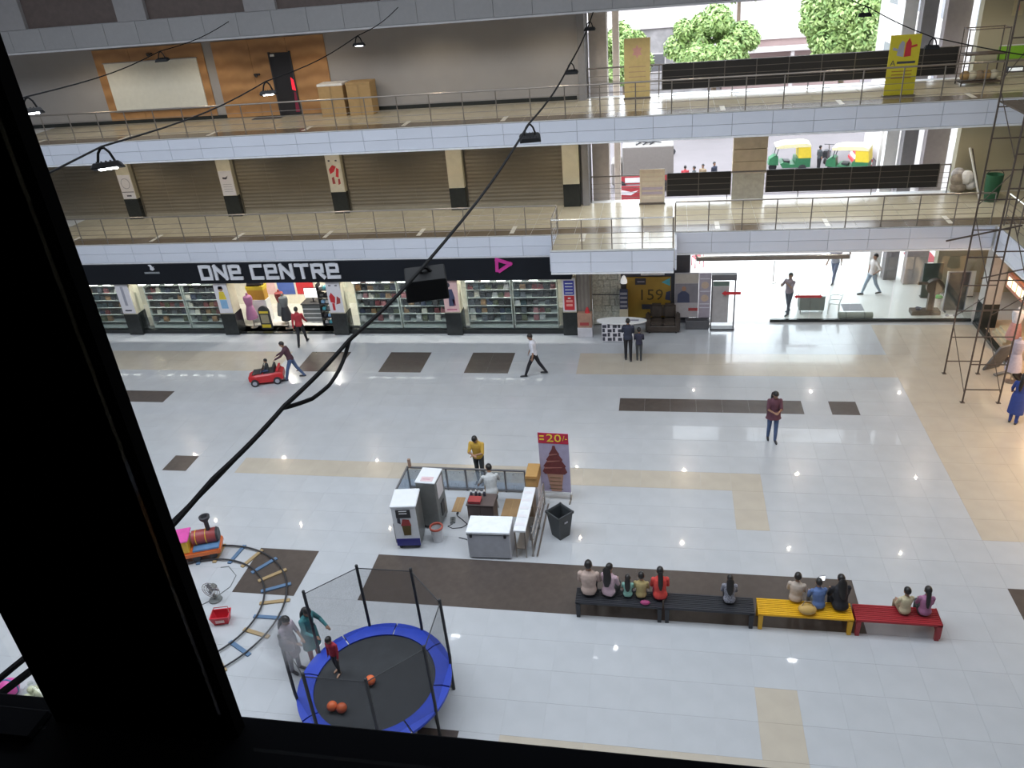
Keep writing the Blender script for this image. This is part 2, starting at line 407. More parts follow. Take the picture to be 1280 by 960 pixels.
# ---- near wall with the window the picture is taken through
nw = root_struct('wall_near', 'dark wall around the viewing window', 'wall')
M_nearwall = mat('near_wall_paint', (.30, .30, .31), .8)
for a in ((-33, 16.6, 0, 12.36), (-33, 16.6, 14.8, ROOF_Z), (-33, -2.4, 12.36, 14.8), (2.4, 16.6, 12.36, 14.8)):
    G().bb(a[0], a[1], .30, .48, a[2], a[3]).build('wall_panel', M_nearwall, nw)
rm = root_struct('wall_room', 'unlit room behind the window', 'wall')
for a in ((-2.4, 2.4, -3, .3, 11.2, 11.3), (-2.4, 2.4, -3, .3, 14.8, 14.9), (-2.5, -2.4, -3, .3, 11.2, 14.9), (2.4, 2.5, -3, .3, 11.2, 14.9), (-2.5, 2.5, -3.1, -3, 11.2, 14.9)):
    G().bb(*a).build('room_surface', M_darkroom, rm)
win = root_struct('window_1', 'dark window frame in front of the camera', 'window')
M_frame = mat('window_frame_black', (.0025, .0025, .003), .9, spec=.02)
M_sill = mat('window_sill_dark', (.0045, .005, .007), .8, spec=.03)
G().bb(-.648, -.43, .488, .51, 12.36, 14.75).build('mullion', M_frame, win, bevel=.004)
G().bb(-2.4, 2.4, .30, .52, 12.36, 12.452).build('sill', M_sill, win, bevel=.004)
G().bb(-2.4, -.655, .46, .50, 12.44, 12.458).build('bottom_rail', M_sill, win, bevel=.004)
G().bb(-2.4, 2.4, .44, .52, 14.65, 14.8).build('head', M_frame, win)
G().bb(-2.4, -2.1, .44, .52, 12.4, 14.7).build('jamb', M_frame, win)
G().bb(2.1, 2.4, .44, .52, 12.4, 14.7).build('jamb', M_frame, win)
# glass with one wiped, dusty patch
gm = glass_mat('window_glass', (.985, .99, 1.0), .015)
N = gm.node_tree.nodes; L = gm.node_tree.links
outn = [n for n in N if n.type == 'OUTPUT_MATERIAL'][0]; prevs = outn.inputs[0].links[0].from_socket
tc = N.new('ShaderNodeTexCoord'); vd = N.new('ShaderNodeVectorMath'); vd.operation = 'DISTANCE'
vd.inputs[1].default_value = (-.333, .478, 12.612); L.new(tc.outputs['Object'], vd.inputs[0])
mr = N.new('ShaderNodeMapRange'); mr.inputs['From Min'].default_value = .004; mr.inputs['From Max'].default_value = .034; mr.inputs['To Min'].default_value = .5; mr.inputs['To Max'].default_value = 0
L.new(vd.outputs['Value'], mr.inputs['Value'])
df = N.new('ShaderNodeBsdfTranslucent'); df.inputs[0].default_value = (.42, .43, .47, 1); mxx = N.new('ShaderNodeMixShader')
L.new(mr.outputs['Result'], mxx.inputs[0]); L.new(prevs, mxx.inputs[1]); L.new(df.outputs[0], mxx.inputs[2]); L.new(mxx.outputs[0], outn.inputs[0])
for a in ((-2.1, -.648), (-.43, 2.1)): G().bb(a[0], a[1], .476, .48, 12.455, 14.65).build('pane', gm, win)

# ---- ground beyond the atrium: shop floor, entrance lobby, forecourt, road
struct(G().bb(-32, -3.2, 27.9, 31.45, -.3, 0).build('floor_shop', mat('shop_floor', (.72, .70, .64), .25)), 'pale floor inside the bag shop', 'floor')
struct(G().bb(-3.2, 16, 28.9, 33.2, -.3, 0).build('floor_lobby', mat('lobby_floor', (.66, .65, .63), .2, var=.04, scale=1)), 'pale floor of the entrance lobby', 'floor')
struct(G().bb(-14, 20, 33.2, 40.0, -.3, -.01).build('floor_forecourt', M_fore), 'sunlit stone forecourt outside the entrance', 'floor')
struct(G().bb(-60, 70, 40.0, 130, -.4, -.08).build('road', M_road), 'pale street outside the mall', 'road')
# ---- passage to the street: piers left and right of the opening
for nm, lab, b, m in (('pier_1', 'brown-grey wall end at the street opening', (-3.2, -2.94, 31.2, 32.6), M_colgrey),
                      ('pier_2', 'square stone column beside the street opening', (-2.86, -2.2, 32.1, 32.8), mat('pier_stone', (.44, .39, .36), .6, var=.08)),
                      ('pier_3', 'slim pale column beside the street opening', (-2.05, -1.8, 33.0, 33.3), mat('pier_pale', (.66, .58, .52), .6)),
                      ('pier_4', 'grey glossy panel pier right of the street opening', (9.5, 10.3, 32.5, 32.9), mat('pier_gloss', (.36, .32, .33), .3, var=.08)),
                      ('pier_5', 'dark grey column right of the street opening', (8.85, 9.35, 33.0, 33.5), mat('pier_dark', (.24, .23, .24), .4)),
                      ('pier_6', 'white column right of the street opening', (8.35, 8.8, 33.5, 33.9), M_offwhite)):
    struct(G().bb(*b, 0, 11.3).build(nm, m, bevel=.01), lab, 'column')
pil = root_struct('pier_7', 'worn beige wooden-boarded column standing in the street opening', 'column')
for k in range(5): G().bb(2.5, 3.75, 31.62, 31.88, 4.95+.46*k, 5.39+.46*k).build('board', mat('pier_board', (.52, .43, .32), .8, var=.15, scale=3, rand=.1), pil, bevel=.01)
G().bb(2.5, 3.68, 31.40, 31.44, 4.02, 5.0).build('hanging_cloth', mat('pier_concrete', (.40, .38, .33), .85, var=.15), pil)

# ================================================================== SHOP FRONT (ground)
CX = [-22.05, -17.6, -12.78, -8.05, -3.48]
M_poster_white = mat('poster_white', (.72, .70, .74), .5, var=.03)
M_ink = mat('ink_dark', (.05, .05, .07), .6); M_red = mat('print_red', (.55, .03, .04), .5); M_blue = mat('print_blue', (.05, .06, .38), .5)
M_pink = mat('print_pink', (.72, .48, .47), .5); M_skin = mat('skin', (.36, .20, .13), .55, var=.05); M_yellow = mat('print_yellow', (.72, .55, .05), .5)
M_teal = mat('print_teal', (.10, .42, .50), .5); M_white = mat('white_plastic', (.80, .80, .80), .4, var=.02)
COLPOST = ['shop column with a white lettered banner', 'shop column with a portrait poster in yellow and blue', 'shop column with a poster of red figures', 'shop column with a pink poster of a woman in a dark dress', 'shop column with a blue and red notice board']
for k, x in enumerate(CX):
    w = .64 if k < 4 else .56
    r = root_struct('column', 'dark-footed '+COLPOST[k], 'column', (x, 27.95, 0))
    G().bb(-w/2, w/2, -.3, .3, 0, .95).build('column_foot', M_black, r, bevel=.01)
    G().bb(-w/2+.02, w/2-.02, -.28, .28, .95, 2.36).build('column_shaft', M_cream, r)
    p = G().bb(-w/2+.03, w/2-.03, -.31, -.285, 1.0, 2.32).build('poster', M_pink if k == 3 else M_poster_white, r)
    def pr(poly, m, nm='printed_shape'): G().prism(poly, -.318, -.311).build(nm, m, p)
    if k == 0:
        pr([(-.06, 1.35), (.06, 1.35), (.06, 2.2), (-.06, 2.2)], mat('print_grey', (.36, .36, .42), .5)); pr([(-.15, 1.1), (.15, 1.1), (.15, 1.16), (-.15, 1.16)], M_ink)
    if k == 1:
        pr([(.10*math.cos(t*PI/5), 2.05+.1*math.sin(t*PI/5)) for t in range(10)], M_skin); pr([(-.11, 2.05), (.11, 2.05), (.08, 2.17), (-.08, 2.17)], M_ink)
        pr([(-.16, 1.6), (.16, 1.6), (.1, 1.94), (-.1, 1.94)], M_yellow); pr([(-.15, 1.2), (.15, 1.2), (.15, 1.58), (-.15, 1.58)], mat('print_skyblue', (.25, .45, .68), .5))
    if k == 2:
        for dx, dz in ((-.12, 2.15), (.14, 2.15)): pr([(dx-.05, dz-.02), (dx+.05, dz-.02), (dx+.05, dz+.02), (dx-.05, dz+.02)], M_ink)
        pr([(-.2, 1.45), (-.02, 1.4), (.02, 1.65), (-.12, 1.85), (-.22, 1.7)], M_red); pr([(.02, 1.35), (.2, 1.4), (.22, 1.6), (.1, 1.7)], mat('print_darkred', (.34, .05, .05), .5))
        pr([(-.15, 1.1), (-.05, 1.1), (-.05, 1.4), (-.15, 1.4)], M_red)
    if k == 3:
        pr([(-.06+.08*math.cos(t*PI/5), 2.12+.1*math.sin(t*PI/5)) for t in range(10)], M_ink); pr([(-.1, 1.95), (.08, 1.95), (.16, 1.6), (.1, 1.25), (-.1, 1.25), (-.08, 1.6)], mat('print_navy', (.05, .06, .12), .5))
        pr([(.05, 1.55), (.16, 1.5), (.17, 1.28), (.1, 1.25)], mat('print_plum', (.22, .06, .12), .5)); pr([(-.2, 1.08), (.2, 1.08), (.2, 1.13), (-.2, 1.13)], mat('print_rose', (.45, .12, .2), .5))
    if k == 4:
        pr([(-.19, 1.68), (.19, 1.68), (.19, 2.24), (-.19, 2.24)], M_blue); pr([(-.19, 1.06), (.19, 1.06), (.19, 1.64), (-.19, 1.64)], M_red)
        for q in range(4): G().bb(-.14, .14, -.324, -.318, 1.74+.125*q, 1.775+.125*q).build('print_line', M_white, p)
        for q in (1.22, 1.38): G().bb(-.12, .12, -.324, -.318, q, q+.09).build('print_line', mat('print_salmon', (.8, .35, .3), .5), p)
        G().bb(-.05, .05, -.324, -.318, 1.52, 1.57).build('print_line', M_white, p)

# fascia sign of the shop
sg = thing('shop_sign', 'long black shop sign board reading ONE CENTRE under the gallery', 'sign', (0, 27.6, 0))
M_signblack = mat('sign_black', (.010, .012, .017), .5, var=.2, scale=.5, spec=.2)
G().bb(-25, -3.35, -.08, .2, 2.34, 3.19).build('sign_board', M_signblack, sg)
M_letter = mat('letter_silver', (.66, .67, .72), .35, var=.04)
LW = .125
LET = {'O': [(0, 0, 0, .5), (0, .5, .42, .5), (.42, .5, .42, 0), (.42, 0, 0, 0)],
       'N': [(0, 0, 0, .5), (0, .5, .44, 0), (.44, 0, .44, .5)],
       'e': [(0, 0, 0, .5), (0, .5, .40, .5), (.40, .5, .40, .25), (.40, .25, 0, .25), (0, 0, .42, 0)],
       'C': [(.40, .5, 0, .5), (0, .5, 0, 0), (0, 0, .40, 0)],
       'T': [(0, .5, .46, .5), (.23, .5, .23, 0)],
       'R': [(0, 0, 0, .5), (0, .5, .40, .5), (.40, .5, .40, .25), (.40, .25, 0, .25), (.20, .25, .42, 0)]}
xs = -18.2
for ch in 'ONe CeNTRe':
    if ch == ' ': xs += .30; continue
    strokes(G(), LET[ch], LW, .06, 0).build('letter', M_letter, sg, (xs+LW/2, -.12, 2.57))
    xs += {'T': .46, 'N': .44, 'O': .42}.get(ch, .41)+LW+.085
M_mag = mat('logo_magenta', (.55, .035, .28), .4)
lg = strokes(G(), [(0, 0, .02, .42), (.02, .42, .52, .25), (.52, .25, .10, -.02)], .12, .05, 0).build('triangle_logo', M_mag, sg, (-6.1, -.11, 2.74))
bd = G(); bd.prism([(0, .0), (.10, -.05), (.2, .02), (.14, .06), (.2, .12), (.12, .1), (.05, .2), (-.05, .19), (.02, .12)], -.02, .02); bd.build('bird_logo', M_letter, sg, (-20.35, -.1, 2.98))
for q in range(8): G().bb(-.035, .03, -.02, .02, 0, .07).build('small_letter', mat('letter_dim', (.30, .32, .34), .5), sg, (-20.62+.085*q, -.085, 2.80))

# glass front and low plinth
M_plinth = mat('plinth_green_glass', (.22, .25, .21), .25)
bays = [(-24.6, -22.37), (-21.73, -17.92), (-12.46, -8.37), (-7.73, -3.76)]
for n, (a, b) in enumerate(bays):
    wn = root_struct('window_%d' % (n+2), 'lit bag shop window between two columns', 'window')
    G().bb(a, b, 27.80, 27.95, 0, .17).build('sill', M_black, wn)
    nn = max(2, round((b-a)/1.3)); pw = (b-a)/nn
    for q in range(nn): G().bb(a+pw*q+.008, a+pw*(q+1)-.008, 27.86, 27.872, .17, 2.34).build('pane', M_glass, wn)
struct(G().bb(-17.28, -13.1, 27.75, 27.95, .0, .03).build('trim_9', M_black), 'dark threshold at the bag shop entrance', 'trim')
struct(G().bb(-32, -3.2, 30.95, 31.0, .0, 3.2).build('wall_shop_back', mat('shop_wall', (.78, .74, .62), .7)), 'cream back wall inside the bag shop', 'wall')
struct(G().bb(-3.3, -3.2, 28.3, 31.4, 0, 3.2).build('wall_shop_side', mat('shop_wall', (1, 1, 1))), 'cream side wall inside the bag shop', 'wall')

# shelving with bags
M_shelf = mat('shelf_white', (.56, .60, .57), .25, var=.02)
BAGC = [('black', (.016, .018, .022)), ('black', (.02, .022, .026)), ('charcoal', (.045, .05, .055)), ('dark teal', (.03, .055, .065)), ('navy', (.025, .035, .07)), ('slate', (.075, .085, .10)), ('black', (.014, .016, .02)), ('charcoal', (.05, .05, .055)), ('dark red', (.16, .035, .04)), ('tan', (.26, .15, .07)), ('pale grey', (.42, .42, .42)), ('cream', (.62, .58, .50)), ('olive', (.07, .08, .04)), ('rose', (.34, .13, .14))]
BAGM = [mat('bag_'+n.replace(' ', '_')+str(q), c, .5, var=.15, scale=12) for q, (n, c) in enumerate(BAGC)]
M_bag = BAGM[0]
bag_me = []
g = G().box((0, 0, .10), (.27, .12, .20), top=(.8, .7)); g.tube([(-.07, 0, .19), (-.06, 0, .27), (0, 0, .30), (.06, 0, .27), (.07, 0, .19)], .012, 5); bag_me.append(g.mesh('handbag', M_bag, bevel=.008))
g = G().box((0, 0, .12), (.22, .13, .24), top=(.9, .8)); g.box((0, -.075, .08), (.15, .03, .11)); g.tube([(-.04, .0, .235), (0, 0, .28), (.04, 0, .235)], .012, 5); bag_me.append(g.mesh('backpack', M_bag, bevel=.01))
g = G().box((0, 0, .08), (.30, .14, .15), top=(.92, .6)); g.tube([(-.12, -.05, .14), (-.05, -.04, .25), (.05, -.04, .25), (.12, -.05, .14)], .01, 5); bag_me.append(g.mesh('shoulder_bag', M_bag, bevel=.012))
g = G().box((0, 0, .055), (.27, .1, .07), top=(.85, .9)); g.box((-.06, 0, .10), (.12, .09, .07), top=(.7, .8)); g.box((0, 0, .01), (.29, .105, .02)); bag_me.append(g.mesh('sports_shoe', M_bag, bevel=.008))
def shelf_unit(a, b, label, nsh=6, step=.33, y=28.55):
    t = thing('shelving_unit', label, 'shelf', ((a+b)/2, y, 0)); w = b-a
    G().bb(-w/2, w/2, .2, .23, .05, 2.3).build('back_panel', mat('shelf_back', (.13, .15, .145), .5), t)
    for s in range(nsh): G().bb(-w/2+.01, w/2-.01, -.2, .2, .28+step*s, .30+step*s).build('shelf', M_shelf, t)
    for s in (-1, 1): G().bb(s*w/2-.012, s*w/2+.012, -.2, .2, 0, 2.3).build('side_panel', M_shelf, t)
    G().bb(-w/2, w/2, -.19, .19, 0, .08).build('base', M_shelf, t)
cnt = 0
bn = ['handbag', 'backpack', 'shoulder_bag', 'sports_shoe']; bc = ['handbag', 'backpack', 'handbag', 'shoe']
UN = [(-24.4, -22.5), (-21.6, -19.9), (-19.8, -18.05), (-12.2, -10.45), (-10.35, -8.5), (-7.6, -5.85), (-5.75, -4.05)]
ULAB = ['white bag shelving beyond the white lettered column', 'white bag shelving just right of the white lettered column', 'white bag shelving just left of the portrait poster column', 'white bag shelving just right of the red figures column', 'white bag shelving just left of the pink poster column', 'white bag shelving just right of the pink poster column', 'white bag shelving just left of the blue and red notice']
LEV = ['lowest', 'second', 'third', 'fourth', 'fifth', 'top']
WHERE = ['beyond the white lettered column', 'right of the white lettered column', 'left of the portrait poster column', 'right of the red figures column', 'left of the pink poster column', 'right of the pink poster column', 'left of the blue and red notice']
bmesh_by = {}
for (a, b), lab, wh in zip(UN, ULAB, WHERE):
    shelf_unit(a, b, lab)
    for s in range(6):
        n = 7; dx = (b-a-.06)/n
        for q in range(n):
            if random.random() < .03: continue
            if s == 0 and random.random() < .45: continue
            kd = random.choice((0, 0, 1, 2, 2, 3)) if s > 0 else 1
            cq = random.randrange(len(BAGC)); key = (kd, cq)
            if key not in bmesh_by:
                me = bag_me[kd].copy(); me.materials.clear(); me.materials.append(BAGM[cq]); bmesh_by[key] = me
            o = put(bn[kd], bmesh_by[key], None, (a+.03+dx*(q+.5), 28.44+random.uniform(-.03, .03), .302+.33*s), random.uniform(-.08, .08))
            sc = {0: .87, 1: 1.06, 2: .79, 3: .81}[kd]; sc *= random.uniform(.93, 1.0); o.scale = (sc, sc, random.uniform(.88, 1.0)*{0: .97, 1: 1.03, 2: 1.14, 3: 1.7}[kd])
            tag(o, '%s %s on the %s shelf %s' % (BAGC[cq][0], ['handbag', 'backpack', 'shoulder bag', 'sports shoe'][kd], LEV[s], wh), bc[kd], 'goods on the lit bag shop shelves'); cnt += 1
# strip lamps over the shelves
M_tube = mat('strip_lamp', (1, 1, 1), .5, emit=8, ecol=(1, .98, .92))
for (a, b), lab in zip([(-24.5, -22.5), (-21.6, -18.05), (-12.2, -8.5), (-7.6, -4.05)], ('beyond the white lettered column', 'beside the portrait poster column', 'beside the pink poster column, red figures side', 'beside the blue and red notice')):
    t = thing('strip_lamp', 'long white strip lamp over the shelves '+lab, 'lamp', ((a+b)/2, 28.02, 2.12))
    G().bb(-(b-a)/2, (b-a)/2, -.05, .05, .03, .08).build('lamp_housing', M_white, t); [G().cone((q, 0, .08), (q, 0, 1.155), .01, n=6).build('hanger_rod', M_steel, t) for q in (-(b-a)/2+.2, (b-a)/2-.2)]; [G().bb(-(b-a)/2+.1+.62*q, -(b-a)/2+.42+.62*q, -.04, .04, -.01, .03).build('lamp_tube', M_tube, t) for q in range(int((b-a-.1)/.62))]

# shop entrance bay: display stands, mannequins, counter
M_bk = mat('stand_black', (.03, .03, .035), .5); M_amber = mat('stand_amber', (.60, .33, .05), .5)
t = thing('display_kiosk', 'yellow and black arched display kiosk inside the shop entrance', 'display stand', (-16.9, 29.15, 0))
G().bb(-.4, .4, -.2, .2, 0, 1.0).build('plinth', M_white, t); G().bb(-.38, .38, -.18, .18, 1.0, 1.62).build('board', M_amber, t, bevel=.02)
G().bb(-.39, .39, -.19, .19, 1.45, 1.62).build('header_stripe', M_yellow, t)
g = G(); g.prism([(.34*math.cos(PI*q/10), 1.66+.26*math.sin(PI*q/10)) for q in range(11)], -.14, .14); g.build('arched_top', M_bk, t)
t = thing('promo_arch', 'small arched black and gold advertising panel in the shop doorway', 'sign', (-16.3, 28.25, 0))
G().prism([(-.24, 0), (.24, 0), (.24, .8)]+[(.24*math.cos(PI*q/8), .8+.24*math.sin(PI*q/8)) for q in range(1, 8)]+[(-.24, .8)], -.04, .04).build('panel', M_bk, t)
for z, h in ((.08, .14), (.72, .10)): G().bb(-.2, .2, -.05, -.041, z, z+h).build('gold_band', M_yellow, t)
G().bb(-.17, .17, -.05, -.041, .28, .66).build('picture', mat('print_olive', (.32, .28, .18), .5), t)
def dress_form(name, label, loc, top, skirt, rz=0):
    t = thing(name, label, 'mannequin', loc, rz)
    G().lathe([(.16, 0), (.16, .02), (.02, .03), (.02, .5)], n=14).build('stand', M_steel, t, smooth=True)
    G().lathe([(.24, .42), (.22, .6), (.17, .85), (.13, 1.0)], n=14).build('skirt', skirt, t, smooth=True)
    G().lathe([(.13, 1.0), (.15, 1.08), (.19, 1.28), (.17, 1.40), (.05, 1.46), (.045, 1.54)], n=14).build('torso', top, t, smooth=True)
    return t
M_mauve = mat('cloth_mauve', (.36, .15, .27), .8); M_greyc = mat('cloth_grey', (.16, .17, .17), .8); M_dred = mat('cloth_darkred', (.30, .05, .05), .8)
dress_form('dress_form', 'mauve dress on a stand inside the shop entrance', (-16.98, 28.42, 0), M_mauve, M_mauve)
dress_form('dress_form', 'grey dress with a red bodice on a stand in the shop entrance', (-15.75, 28.8, 0), M_dred, M_greyc)
dress_form('dress_form', 'dark grey dress on a stand at the shop doorway', (-15.35, 28.3, 0), M_greyc, M_bk)
t = thing('shop_counter', 'cash counter with a white screen inside the shop', 'counter', (-14.5, 29.3, 0))
G().bb(-.45, .45, -.3, .3, 0, .76).build('counter_body', M_greyc, t, bevel=.01); G().bb(-.48, .48, -.33, .33, .76, .8).build('counter_top', M_bk, t)
for q in range(3): G().bb(-.43, .43, -.31, -.301, .15+.2*q, .19+.2*q).build('shelf_edge', M_white, t)
t = thing('screen', 'white lit screen standing on the shop counter', 'screen', (-14.5, 29.25, .8))
G().bb(-.12, .12, -.08, .08, 0, .02).build('foot', M_bk, t); G().bb(-.02, .02, -.01, .02, .02, .2).build('neck', M_bk, t)
G().bb(-.34, .34, -.02, .02, .18, .62).build('bezel', M_bk, t); G().bb(-.32, .32, -.026, -.02, .2, .6).build('display', mat('screen_glow', (1, 1, 1), .4, emit=1.6), t)
t = thing('goods_rack', 'rack of folded clothes and toys at the shop entrance column', 'rack', (-13.45, 28.6, 0))
for s in (-1, 1): G().bb(s*.4-.015, s*.4+.015, -.2, .2, 0, 1.9).build('upright', M_bk, t)
for q in range(6):
    sh = G().bb(-.4, .4, -.2, .2, .12+.3*q, .14+.3*q).build('shelf', M_bk, t)
for q in range(6):
    for e in range(4):
        o = G().box((0, 0, .06), (.15, .25, .12), top=(.9, .9)).build('folded_cloth', [mat('cloth_mix', (.5, .5, .5), .8), M_teal, M_greyc, M_bk, mat('print_skyblue', (0, 0, 0))][(q*3+e) % 5], None, (-13.45-.28+.187*e, 28.6, .142+.3*q), bevel=.015)
        tag(o, ['grey', 'teal', 'ash grey', 'black', 'sky blue'][(q*3+e) % 5]+' folded clothes on the '+['lowest', 'second', 'third', 'fourth', 'fifth', 'top'][q]+' shelf of the shop entrance rack', 'clothes', 'folded clothes on the entrance rack')
for x, c, lb in ((-17.4, M_pink, 'pink'), (-16.5, mat('print_cobalt', (.08, .14, .42), .5), 'cobalt blue'), (-15.6, M_red, 'red')):
    t = thing('wall_poster', lb+' poster on the cream back wall of the shop', 'poster', (x, 30.94, .8))
    G().bb(-.4, .4, -.012, 0, -.35, .4).build('sheet', c, t); G().bb(-.42, .42, -.02, -.012, .4, .43).build('hanger_bar', M_steel, t)

# ================================================================== FIRST GALLERY: shutters and columns
UX = [-22.92, -18.17, -13.3, -8.24, -3.62]
def shutter(x0, x1, z0, z1, y):
    g = G(); n = int((z1-z0)/.075); vs = []; fs = []
    for k in range(n+1):
        z = z0+(z1-z0)*k/n; d = .012 if k % 2 else -.012
        vs += [(x0, y+d, z), (x1, y+d, z)]
        if k: fs.append((2*k-2, 2*k-1, 2*k+1, 2*k))
    return g.add(vs, fs)
ext = [-31.9, -27.6]+UX
SL = ['at the far end past the ring poster column', 'left of the ring poster column', 'between the ring poster and the notice columns', 'between the notice and the red figures columns', 'between the red figures and the plain columns', 'between the plain column and the street opening']
for k in range(6):
    a, b = ext[k]+.32, ext[k+1]-.32
    t = thing('roller_shutter', 'closed bronze roller shutter '+SL[k], 'shutter', ((a+b)/2, 31.38, 4.0)); w = b-a
    s = shutter(-w/2+.06, w/2-.06, .16, 3.0, 0).build('curtain', M_shutter, t)
    G().bb(-w/2, w/2, -.06, .05, 2.98, 3.24).build('hood', M_shutter, t); G().bb(-w/2+.06, w/2-.06, -.03, .03, .0, .16).build('bottom_bar', mat('shutter_bar', (.30, .27, .21), .5, metal=.2), t)
    for sg_ in (-1, 1): G().bb(sg_*w/2-.03-.03*(sg_ > 0)+.0, sg_*w/2+.03-.03*(sg_ > 0), -.05, .05, 0, 3.0).build('guide_rail', M_shutter, t)
    for q in (.33, .66): G().bb(-w/2+w*q-.01, -w/2+w*q+.01, -.02, -.012, .16, 3.0).build('seam', M_shutter, t)
PL = ['cream gallery column with a white ring poster', 'cream gallery column with a white printed notice', 'cream gallery column with a poster of red figures', 'plain cream gallery column', 'plain cream gallery column at the street opening']
for k, x in enumerate(UX):
    r = root_struct('column', PL[k], 'column', (x, 31.35, 4.0))
    G().bb(-.33, .33, -.25, .1, 0, .9).build('column_foot', M_black, r, bevel=.01); G().bb(-.32, .32, -.24, .1, .9, 3.28).build('column_shaft', M_cream, r)
    if k < 2:
        p = G().bb(-.30, .30, -.262, -.242, .92, 1.95).build('poster', M_poster_white, r)
        if k == 0:
            n = 14; G().tube([(.2*math.cos(2*PI*q/n), -.268, 1.58+.22*math.sin(2*PI*q/n)) for q in range(n)], .014, 5, True).build('ring_mark', mat('print_grey', (0, 0, 0)), p)
            G().bb(-.28, .28, -.268, -.262, 1.2, 1.23).build('rule', M_ink, p); G().bb(-.1, .12, -.268, -.262, 1.02, 1.08).build('caption', M_ink, p)
        else:
            G().prism([(-.16, 1.62), (.0, 1.6), (.1, 1.68), (.04, 1.66), (.12, 1.76), (-.02, 1.68), (-.14, 1.7)], -.268, -.262).build('mark', M_ink, p)
            for q in range(4): G().bb(-.2, .2, -.268, -.262, 1.08+.1*q, 1.10+.1*q).build('text_line', mat('print_grey', (0, 0, 0)), p)
    if k == 2:
        p = G().bb(-.30, .30, -.262, -.242, .92, 2.5).build('poster', mat('poster_cream', (.64, .60, .50), .5), r)
        for poly, m in (([(-.2, 1.65), (-.02, 1.75), (.1, 1.95), (-.05, 2.02), (-.22, 1.85)], 'print_red'), ([(.02, 1.55), (.14, 1.5), (.2, 1.85), (.1, 1.9)], 'print_red'), ([(-.16, 1.25), (-.04, 1.25), (-.06, 1.55), (-.16, 1.5)], 'print_darkred'), ([(.08, 1.2), (.18, 1.25), (.18, 1.45), (.1, 1.45)], 'print_darkred'), ([(-.2, 2.16), (-.12, 2.16), (-.12, 2.22), (-.2, 2.22)], 'ink_dark'), ([(.1, 2.16), (.18, 2.16), (.18, 2.22), (.1, 2.22)], 'ink_dark')):
            G().prism(poly, -.27, -.262).build('printed_shape', MATS[m], p)

# ================================================================== SECOND GALLERY: panelled wall, board, door, cartons
M_wood = mat('wood_panel', (.46, .24, .095), .45, var=.1, scale=2, wave=(.55, 'Z', 5, (.33, .16, .06)))
def wood_panel(label, x0, x1, z0, z1):
    t = thing('wood_panel', label, 'panel', ((x0+x1)/2, 31.44, z0)); n = 3; w = (x1-x0)/n
    for q in range(n): G().bb(-(x1-x0)/2+w*q+.004, -(x1-x0)/2+w*(q+1)-.004, -.05, 0, 0, z1-z0).build('veneer_sheet', M_wood, t, bevel=.004)
wood_panel('warm wood wall panel around the blank white board', -22.85, -18.0, 8.14, 10.88)
wood_panel('warm wood wall panel around the dark doorway', -17.6, -12.9, 8.02, 10.88)
t = thing('white_board', 'blank white board mounted on the wood panel', 'board', (-20.38, 31.365, 8.5))
G().bb(-2.06, 2.06, -.03, .02, 0, 1.86).build('board_face', mat('board_white', (.70, .68, .60), .5, var=.04), t); 
for a in ((-2.1, 2.1, -.03, 0), (-2.1, 2.1, 1.86, 1.89)): G().bb(a[0], a[1], -.06, .02, a[2], a[3]).build('frame_rail', M_steel, t)
t = struct(thing('door_1', 'dark open doorway in the wood panel with a red lamp', 'door', (-14.8, 31.38, 8.02)))
G().bb(-.42, .42, -.03, .01, 0, 2.32).build('door_leaf', mat('door_black', (.02, .018, .02), .35), t)
for s in (-1, 1): G().bb(s*.43-.03, s*.43+.03, -.05, .02, 0, 2.36).build('door_jamb', M_bk, t)
G().bb(-.36, -.2, -.09, -.03, 2.2, 2.28).build('door_closer', M_white, t)
G().prism([(.28, .95), (.42, .9), (.40, 1.3), (.30, 1.4)], -.06, -.035).build('red_lamp', mat('red_glow', (.8, .02, .04), .4, emit=1.0), t)
G().prism([(.25, .1), (.42, .1), (.40, .85), (.32, .85)], -.055, -.035).build('red_curtain', mat('cloth_wine', (.22, .02, .05), .8), t)
for nm, x, lab in (('cleat', -15.9, 'small cable bracket on the wood panel beside the doorway'), ('ceiling_spot', -20.3, 'small dark spotlight above the blank white board')):
    t = thing(nm, lab, 'bracket', (x, 31.385, 9.6 if nm == 'cleat' else 10.62)); G().bb(-.12, .12, -.06, .012, -.03, .03).build('plate', M_bk, t); G().cone((0, -.06, 0), (0, -.14, -.05), .05, .06).build('head', M_bk, t)
M_card = mat('cardboard_tan', (.42, .27, .12), .75, var=.08)
for x, w, lab in ((-12.62, 1.0, 'large tan carton with a pale lid against the wood panel'), (-11.5, .95, 'large plain tan carton beside the pale-lidded one')):
    t = thing('carton', lab, 'box', (x, 30.85, 8.0))
    G().bb(-w/2, w/2, -.35, .35, 0, 1.12).build('carton_body', M_card, t, bevel=.01)
    G().bb(-w/2-.01, w/2+.01, -.36, .36, 1.12, 1.2).build('carton_lid', M_offwhite if x < -12 else M_card, t)
    G().bb(-.04, .04, -.356, -.35, 0, 1.12).build('tape', mat('tape_brown', (.34, .22, .10), .4), t)
t = thing('floor_mat', 'dark doormat on the second gallery floor before the doorway', 'mat', (-15.6, 30.95, 8.0))
G().bb(-.6, .6, -.25, .25, 0, .012).build('mat_pad', M_bk, t); G().tube([(-.6, -.25, .012), (.6, -.25, .012), (.6, .25, .012), (-.6, .25, .012)], .012, 5, True).build('mat_edge', M_greyc, t)

